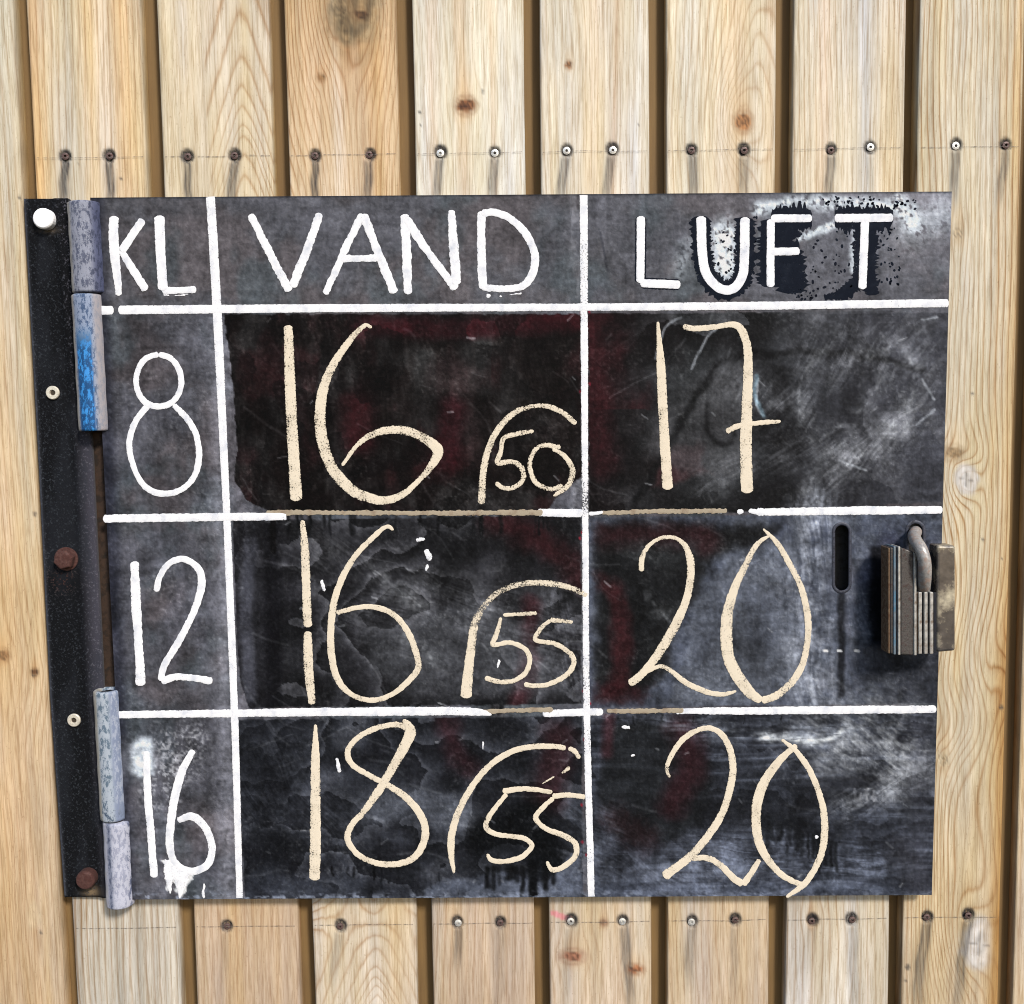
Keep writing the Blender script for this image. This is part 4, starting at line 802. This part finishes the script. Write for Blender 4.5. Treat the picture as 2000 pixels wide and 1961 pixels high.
num('2', Z4, [w3([(380, 388), (385, 320), (420, 260), (480, 225), (540, 225), (590, 260), (618, 330), (618, 420), (600, 520), (560, 620), (500, 730), (440, 820), (380, 890), (322, 938)], [26, 24, 20, 18, 20, 28, 38, 38, 36, 42, 44, 40, 38, 40]), w3([(400, 880), (470, 850), (520, 870), (600, 930), (700, 975), (780, 985), (842, 970)], [18, 20, 22, 28, 26, 22, 12])], wear=.08)
num('0', Z4, [w3([(1005, 212), (940, 260), (880, 370), (830, 480), (800, 590), (793, 700), (805, 810), (850, 900), (910, 980), (965, 1018)], [12, 24, 32, 42, 54, 58, 58, 56, 52, 36]), w3([(972, 182), (1040, 250), (1100, 350), (1150, 450), (1180, 550), (1192, 650), (1185, 750), (1160, 850), (1110, 930), (1040, 990), (965, 1018)], [10, 24, 28, 30, 32, 32, 30, 32, 34, 36, 34])], wear=.05)
num('1', Z5, [w3([(538, 112), (538, 300), (538, 600), (535, 870)], [14, 42, 52, 52])], wear=.05)
num('8', Z5, [w3([(1000, 135), (930, 112), (830, 132), (740, 180), (695, 245), (720, 310), (800, 360), (880, 402), (970, 460), (1040, 535), (1072, 620), (1060, 700), (1010, 765), (930, 792), (830, 785), (740, 740), (695, 670), (715, 600), (770, 540)], [30, 28, 26, 26, 28, 26, 26, 28, 32, 36, 36, 34, 32, 30, 28, 28, 30, 30, 32]), w3([(765, 545), (850, 430), (920, 310), (980, 200), (1000, 140), (965, 88)], [30, 40, 42, 50, 50, 16])])
arc(Z5, [w3([(1212, 835), (1197, 720), (1205, 630), (1240, 520), (1310, 400), (1400, 300), (1500, 240), (1600, 220), (1700, 218), (1755, 228)], [14, 34, 34, 32, 30, 30, 28, 28, 26, 26]), w3([(1768, 228), (1800, 242), (1822, 278)], [20, 24, 16])], wear=.05)
num('5', Z5, [w3([(1448, 437), (1560, 425), (1690, 440)], [30, 26, 20]), w3([(1468, 450), (1410, 520), (1365, 598), (1400, 640), (1480, 655), (1550, 665), (1590, 700), (1550, 750), (1480, 775), (1400, 775), (1372, 742)], [20, 24, 26, 26, 24, 26, 26, 26, 24, 24, 16])])
num('5', Z5, [w3([(1690, 462), (1760, 455), (1850, 465)], [28, 24, 26]), w3([(1695, 468), (1640, 520), (1610, 568), (1660, 620), (1740, 650), (1800, 690), (1802, 750), (1750, 800), (1690, 820), (1662, 778)], [22, 24, 26, 24, 26, 28, 28, 26, 24, 14])])
ribbon('chalk_mark', Z5, [w3([(1775, 320), (1735, 350)], [18, 12]), w3([(1700, 365), (1640, 400)], [10, 6])], CHALK, wear=.3)
num('2', Z6, [w3([(518, 370), (505, 320), (540, 240), (600, 170), (690, 130), (760, 150), (805, 220), (825, 320), (810, 430), (770, 550), (700, 660), (620, 750), (560, 800), (488, 852)], [12, 22, 26, 28, 26, 28, 32, 34, 34, 34, 38, 40, 40, 48]), w3([(620, 765), (700, 762), (770, 800), (830, 860), (875, 888)], [26, 28, 30, 34, 36]), w3([(875, 893), (910, 840), (955, 768)], [34, 30, 26])])
num('0', Z6, [w3([(1135, 212), (1060, 280), (990, 370), (950, 460), (938, 560), (950, 670), (990, 760), (1060, 840), (1130, 880), (1175, 888)], [22, 36, 44, 50, 46, 42, 36, 30, 26, 20]), w3([(1062, 185), (1130, 240), (1190, 320), (1235, 420), (1265, 530), (1272, 640), (1255, 740), (1220, 820), (1170, 890), (1085, 952)], [14, 26, 28, 30, 34, 36, 34, 32, 28, 16])])
for z, pts, w in [(Z3, [(1028, 237), (1070, 228)], 16), (Z3, [(1075, 282), (1098, 335)], 26), (Z3, [(1085, 355), (1075, 385)], 10), (Z3, [(568, 430), (582, 485)], 16), (Z3, [(1432, 818), (1422, 858)], 14), (Z5, [(640, 275), (655, 345)], 16), (Z5, [(1350, 195), (1352, 235)], 9), (Z6, [(285, 122), (325, 130)], 14), (Z6, [(330, 265), (348, 258)], 14), (Z6, [(1225, 655), (1240, 662)], 16)]:
    ribbon('chalk_fleck', z, [w3(pts, w)], WHITE, jag=1.6, wear=.25)

# ------------------------------------------------------------------ hinge: plate on the wall and pipe knuckles
def painted(name, cols, scale=90, aniso=(1, 1, .25), rough=.6, bmp=.3, thr=(.63, .67), spec=.3):
    """speckled worn coats: attribute 'tone' picks the place on the ramp, noise breaks it up"""
    k = NM(name); t = k.attr('tint', 'Color'); n = k.noise(scale, k.coord(*aniso), 5, .7); n2 = k.noise(scale * 7, k.coord(), 3, .6); a = k.attr('alt', 'Color')
    f = k.ramp(k.math('ADD', n, k.math('MULTIPLY', n2, .35)), [(thr[0], 0.), (thr[1], 1.)])
    k.base(k.mix(f, t, a), rough, 0, spec); k.bump(k.math('ADD', n, n2), bmp, .0008); return k.m
M_PIPE = painted('worn_pipe_paint', None, 330, (1, 1, .5), bmp=.5); M_PLATE = painted('black_coated_plate', None, 500, (1, 1, 1), .8, .7, (.74, .8), .06)
plate = root('hinge_plate', tuple(float(v) for v in P(158, 1753, -.0035)), 'long black steel hinge plate with bolts, left of the chalkboard', 'hinge plate')
# plate: strip with a raised right flange
nr, ncx = 240, 24; tt, ss = np.meshgrid(np.linspace(0, 1, nr), np.linspace(0, 1, ncx), indexing='ij')
vv = 388 + (1752 - 388) * tt; lx = np.interp(vv, [388, 860, 1360, 1752], [46.5, 73, 98, 126]); rx = np.interp(vv, [388, 860, 1360, 1752], [134, 180, 204, 232])
UU = lx + (rx - lx) * ss; yy = -0.006 - 0.0018 * sstep(.62, .72, ss) + (fbm(UU, vv, 90, 200, 77, 3) - .5) * .0008
Pp = P(UU, vv, -.006); Pp[..., 1] = yy
base_ = np.zeros(UU.shape + (3,)); base_[:] = (24, 25, 28); alt_ = np.zeros_like(base_); alt_[:] = (60, 64, 70)
def lay2(arr, m, col): m = np.clip(m, 0, 1)[..., None]; arr[:] = arr * (1 - m) + np.array(col, float) * m
lay2(base_, sstep(.6, .95, ss) * .8 * sstep(700, 900, vv), (92, 90, 102)); lay2(alt_, sstep(.6, .95, ss) * .8, (120, 116, 128)); lay2(base_, sstep(.06, .0, ss) * .8, (120, 124, 136)); lay2(alt_, sstep(.08, .0, ss) * .8, (130, 134, 146))
lay2(base_, sstep(.5, .7, fbm(UU, vv, 40, 120, 78)) * .4, (52, 56, 64)); lay2(alt_, np.exp(-((UU - 122) / 26) ** 2 - ((vv - 1130) / 26) ** 2) * .7, (110, 62, 48)); lay2(base_, np.exp(-((UU - 178) / 18) ** 2 - ((vv - 1742) / 12) ** 2), (150, 128, 100)); lay2(base_, np.exp(-((UU - 95) / 22) ** 2 - ((vv - 450) / 6) ** 2) * .8, (140, 126, 112))
i_ = np.arange(nr * ncx).reshape(nr, ncx); lp = np.concatenate([i_[0, :], i_[1:, -1], i_[-1, ::-1][1:], i_[::-1, 0][1:-1]]); Vt = Pp.reshape(-1, 3); bk = Vt[lp].copy(); bk[:, 1] = -.001; bi = np.arange(len(lp)) + len(Vt)
q = np.vstack([gridquads(nr, ncx), np.stack([lp, np.roll(lp, -1), np.roll(bi, -1), bi], -1)])
al = lambda a: alb(np.vstack([a.reshape(-1, 3), np.full((len(lp), 3), 96.)]))
mesh('steel_strip', np.vstack([Vt, bk]), None, M_PLATE, plate, quads=q, attrs=dict(tint=al(base_), alt=al(alt_)))

M_RUSTB = metal('rusty_bolt', tuple(alb((104, 66, 58))), .7, .2, tuple(alb((74, 40, 34))), 260, (.42, .6), .6); wb_ = NM('white_bolt'); wb_.base((.86, .86, .87), .6, 0, .2); M_WHITEB = wb_.m; M_ZINC = metal('zinc_screw', (.80, .74, .62), .4, .35, (.40, .32, .22), 500, (.6, .7))
def bolt(u, v, r, mat, n=6, rot=.3, hgt=.007, y0=-.0062, washer=None):
    c = P(u, v, y0 - hgt); c[1] = y0; mb = MB(); r *= S
    mb.lathe(c, [(r, 0), (r, hgt * .8), (r * .86, hgt), (r * .3, hgt * 1.05)], n, rot=rot); o = mb.build('bolt', mat, plate, smooth=False); bevel(o, .0005); 
    if washer:
        m2 = MB(); m2.lathe(c, [(washer * S, 0), (washer * S, .0012), (r * .9, .0014)], 28); m2.build('washer', mat, o)
    return o
o = bolt(82.5, 426, 19.5, M_WHITEB, 24, 0, .008); o['label'] = 'white painted round bolt head'
o = bolt(122, 1094, 20, M_RUSTB, 6, .25, .008, washer=23); o['label'] = 'rusty hexagonal bolt in the middle of the plate'
o = bolt(165, 1721, 19, M_RUSTB, 24, 0, .009); o['label'] = 'rusty round bolt at the foot of the plate'
for (u, v) in [(102.5, 767), (144, 1407)]:
    c = P(u, v, -.0075); mb = MB(); r = 13 * S
    mb.lathe((c[0], -.0062, c[2]), [(r, 0), (r, .0012), (r * .9, .0018), (r * .45, .0018), (r * .36, .0002), (r * .05, .0)], 28); mb.build('screw', M_ZINC, plate, smooth=False)
    m2 = MB(); m2.lathe((c[0], -.0058, c[2]), [(r * .42, .0), (r * .4, .0009), (r * .05, .0009)], 12); m2.build('screw_socket', metal('socket_dark', (.05, .035, .02), .7, .2), plate)

def knuckle(name, a, b, r, parent, colf, label, hollow_top=False, yc=None):
    """pipe between two picture points, axis in front of the wall"""
    yc = YB + .003 if yc is None else yc; yv = yc - r * S * 0.8
    A_ = P(a[0], a[1], yv); B_ = P(b[0], b[1], yv); A_[1] = yc; B_[1] = yc; n = 48; m_ = 90; R_ = r * S; ax = (B_ - A_); L = np.linalg.norm(ax)
    ax /= L; e1 = np.cross(ax, [0, 1, 0]); e1 /= np.linalg.norm(e1); e2 = np.cross(ax, e1)
    th = np.linspace(0, 2 * math.pi, n, endpoint=False); pr = [(0.0015 / L, .62), (0, .64), (0, .9), (.0008 / L, .985)] if hollow_top else [(0, .3), (0, .9), (.0008 / L, .985)]
    pr = ([(.02, .60)] if hollow_top else []) + pr + [(t, 1.0) for t in np.linspace(.02, .98, m_)] + [(1 - .0008 / L, .985), (1, .9), (1, .3)]
    V = []; Tt = []; Aa = []
    for t, k in pr:
        rr = R_ * k * (1 + .012 * math.sin(t * 23)); ring = A_ + ax * (t * L) + rr * (np.cos(th)[:, None] * e1 + np.sin(th)[:, None] * e2); V.append(ring)
        f = -(ring[:, 0] - (A_ + ax * t * L)[0]) / R_ * -1         # -1 left .. 1 right
        c1, c2 = colf(f, np.full(n, t)); Tt.append(c1); Aa.append(c2)
    V = np.vstack(V); nn_ = len(pr); Q = [(i * n + k, i * n + (k + 1) % n, (i + 1) * n + (k + 1) % n, (i + 1) * n + k) for i in range(nn_ - 1) for k in range(n)]
    Q = np.array(Q)[:, ::-1]
    return mesh(name, V, None, M_PIPE, parent, quads=Q, smooth=True, label=label, attrs=dict(tint=alb(np.clip(np.vstack(Tt), 5, 250)), alt=alb(np.clip(np.vstack(Aa), 5, 250))))
def mixc(m, a, b): m = np.clip(m, 0, 1)[:, None]; return a * (1 - m) + np.array(b, float) * m
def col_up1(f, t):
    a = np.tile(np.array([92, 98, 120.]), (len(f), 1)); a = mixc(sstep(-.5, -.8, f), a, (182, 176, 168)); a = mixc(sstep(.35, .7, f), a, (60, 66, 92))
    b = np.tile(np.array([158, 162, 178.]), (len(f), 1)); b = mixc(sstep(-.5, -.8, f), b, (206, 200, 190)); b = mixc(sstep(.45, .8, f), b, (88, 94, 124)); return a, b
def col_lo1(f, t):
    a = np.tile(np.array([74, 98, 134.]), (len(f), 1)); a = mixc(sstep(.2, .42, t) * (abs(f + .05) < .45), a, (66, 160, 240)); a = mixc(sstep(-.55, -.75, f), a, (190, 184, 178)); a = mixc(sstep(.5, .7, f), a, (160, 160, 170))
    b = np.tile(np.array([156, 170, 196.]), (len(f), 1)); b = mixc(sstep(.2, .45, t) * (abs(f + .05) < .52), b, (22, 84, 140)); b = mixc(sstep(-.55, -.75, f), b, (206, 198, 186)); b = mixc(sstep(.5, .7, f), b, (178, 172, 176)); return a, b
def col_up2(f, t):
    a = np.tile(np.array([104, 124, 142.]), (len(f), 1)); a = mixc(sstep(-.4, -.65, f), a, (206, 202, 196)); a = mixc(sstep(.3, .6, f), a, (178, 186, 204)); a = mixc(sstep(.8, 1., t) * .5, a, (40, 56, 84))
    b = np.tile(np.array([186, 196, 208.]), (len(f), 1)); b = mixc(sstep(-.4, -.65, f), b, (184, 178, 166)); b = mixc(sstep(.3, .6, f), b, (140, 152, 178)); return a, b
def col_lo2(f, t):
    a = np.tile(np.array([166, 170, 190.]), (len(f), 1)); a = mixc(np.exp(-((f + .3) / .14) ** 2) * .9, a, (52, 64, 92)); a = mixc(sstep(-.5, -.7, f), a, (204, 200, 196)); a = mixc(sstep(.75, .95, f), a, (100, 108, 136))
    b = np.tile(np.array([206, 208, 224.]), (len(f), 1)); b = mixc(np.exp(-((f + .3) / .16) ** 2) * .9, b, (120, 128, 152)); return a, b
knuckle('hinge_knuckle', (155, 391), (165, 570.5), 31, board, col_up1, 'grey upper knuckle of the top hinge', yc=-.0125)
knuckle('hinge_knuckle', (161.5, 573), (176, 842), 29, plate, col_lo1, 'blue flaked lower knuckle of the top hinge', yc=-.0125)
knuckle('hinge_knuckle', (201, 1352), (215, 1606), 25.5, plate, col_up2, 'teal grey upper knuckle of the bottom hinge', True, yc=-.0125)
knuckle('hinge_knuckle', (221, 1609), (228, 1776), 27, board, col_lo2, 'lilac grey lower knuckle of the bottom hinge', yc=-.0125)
mb = MB(); y_ = -.0035  # dark strip added as painted shade in the gap between plate and sheet
mb.box8([P(176, 840, y_), P(202, 840, y_), P(246, 1752, y_), P(222, 1752, y_)], [np.array([p[0], -.0012, p[2]]) for p in (P(176, 840, y_), P(202, 840, y_), P(246, 1752, y_), P(222, 1752, y_))])
mb.build('gap_shade_strip', metal('gap_shade_brown', tuple(alb((66, 44, 26))), .85, .1, tuple(alb((34, 24, 16))), 120), plate)
# hinge pins showing at the joints
for a, b in [((163, 566), (163.5, 578)), ((217, 1600), (219, 1613))]:
    mb = MB(); A_ = P(a[0], a[1], -.02); B_ = P(b[0], b[1], -.02); A_[1] = B_[1] = -.0125; mb.tube([A_, B_], 20 * S, 24); mb.build('hinge_pin', kdark, plate, smooth=True)

# ------------------------------------------------------------------ the padlock
def pk(x, y, yd): a = cv(PK, [(x, y)])[0]; return P(a[0], a[1], yd)
cpk = pk(1200, 1670, -.035)
lock = root('padlock', tuple(float(v) for v in cpk), 'rusty laminated steel padlock with open slot and shackle through right edge slot', 'padlock')
def lmetal(name, col, rough, met, rust_or_glint, rthr, rs=140, bmp=.25): return metal(name, tuple(alb(col, 1.25)), rough, met, tuple(alb(rust_or_glint)), rs, rthr, bmp)
MR = lmetal('lock_rust', (128, 104, 78), .6, .3, (98, 68, 46), (.42, .6), 300); MD = lmetal('lock_dark_steel', (98, 94, 92), .45, .6, (72, 56, 50), (.5, .62), 300, .5); ML = lmetal('lock_bright_edge', (206, 204, 198), .3, .3, (132, 116, 100), (.46, .6), 90); MN = lmetal('lock_groove', (30, 34, 48), .5, .5, (16, 14, 16), (.5, .6)); MBR = lmetal('lock_end_plate', (122, 118, 116), .22, .6, (236, 222, 188), (.46, .72), 42, .35)  # end plate: polished wear patches double as painted bright reflections
MBL = lmetal('lock_blue_edge', (134, 150, 164), .3, .5, (70, 120, 146), (.45, .6), 60)
YBK = -.030
def lam(x0, x1, t0, t1, b0, b1, yf, mat, name='plate', yb=YBK, rc=.0012):
    """one lamination: front face given in picture points, rounded front corners, straight back"""
    A_ = [pk(x0, t0, yf), pk(x1, t1, yf), pk(x1, b1, yf), pk(x0, b0, yf)]; B_ = [np.array([p[0], yb, p[2]]) for p in A_]
    mb = MB(); mb.box8(A_, B_); o = mb.build(name, mat, lock); bevel(o, rc, 3); return o
lam(866, 888, 506, 503, 1662, 1664, -.047, MR); lam(890, 924, 502, 498, 1664, 1668, -.0475, MD); lam(926, 952, 490, 488, 1672, 1674, -.0485, MBL, rc=.0006); lam(953, 974, 500, 498, 1668, 1668, -.047, MN, rc=.0004); lam(975, 1002, 490, 490, 1676, 1678, -.0485, ML, rc=.0006)
lam(1004, 1146, 500, 545, 1674, 1680, -.0478, MD); lam(1148, 1180, 552, 575, 1680, 1684, -.049, ML, rc=.0008)
lam(1183, 1396, 560, 560, 1640, 1640, -.038, MN, 'core_block')
for a, b in [(1200, 1238), (1262, 1300), (1324, 1362)]: lam(a, b, 990, 990, 1668, 1664, -.0485, ML, rc=.0006)
for a, b in [(1240, 1260), (1302, 1322), (1364, 1398)]: lam(a, b, 992, 992, 1655, 1650, -.046, MN, rc=.0004)
lam(1183, 1198, 992, 992, 1660, 1660, -.047, MR, rc=.0004)
lam(1400, 1604, 474, 478, 1650, 1632, -.047, MBR, 'end_plate', rc=.0022)
# shackle bar, round, out of the slot and down into the body
pts = [pk(1165, 330, YB + .006), pk(1165, 335, YB - .004), pk(1150, 375, -.03), pk(1170, 430, -.043), pk(1225, 520, -.052), pk(1262, 640, -.0545), pk(1270, 780, -.053), pk(1262, 900, -.0475), pk(1255, 955, -.041)]
pa = catmull([list(p) for p in pts], step=.002); MS = lmetal('shackle_steel', (176, 172, 168), .4, .2, (168, 146, 134), (.5, .62), 160, .4)
mb = MB(); mb.tube([p for p in pa], .0052, 20); mb.build('shackle', MS, lock, smooth=True)
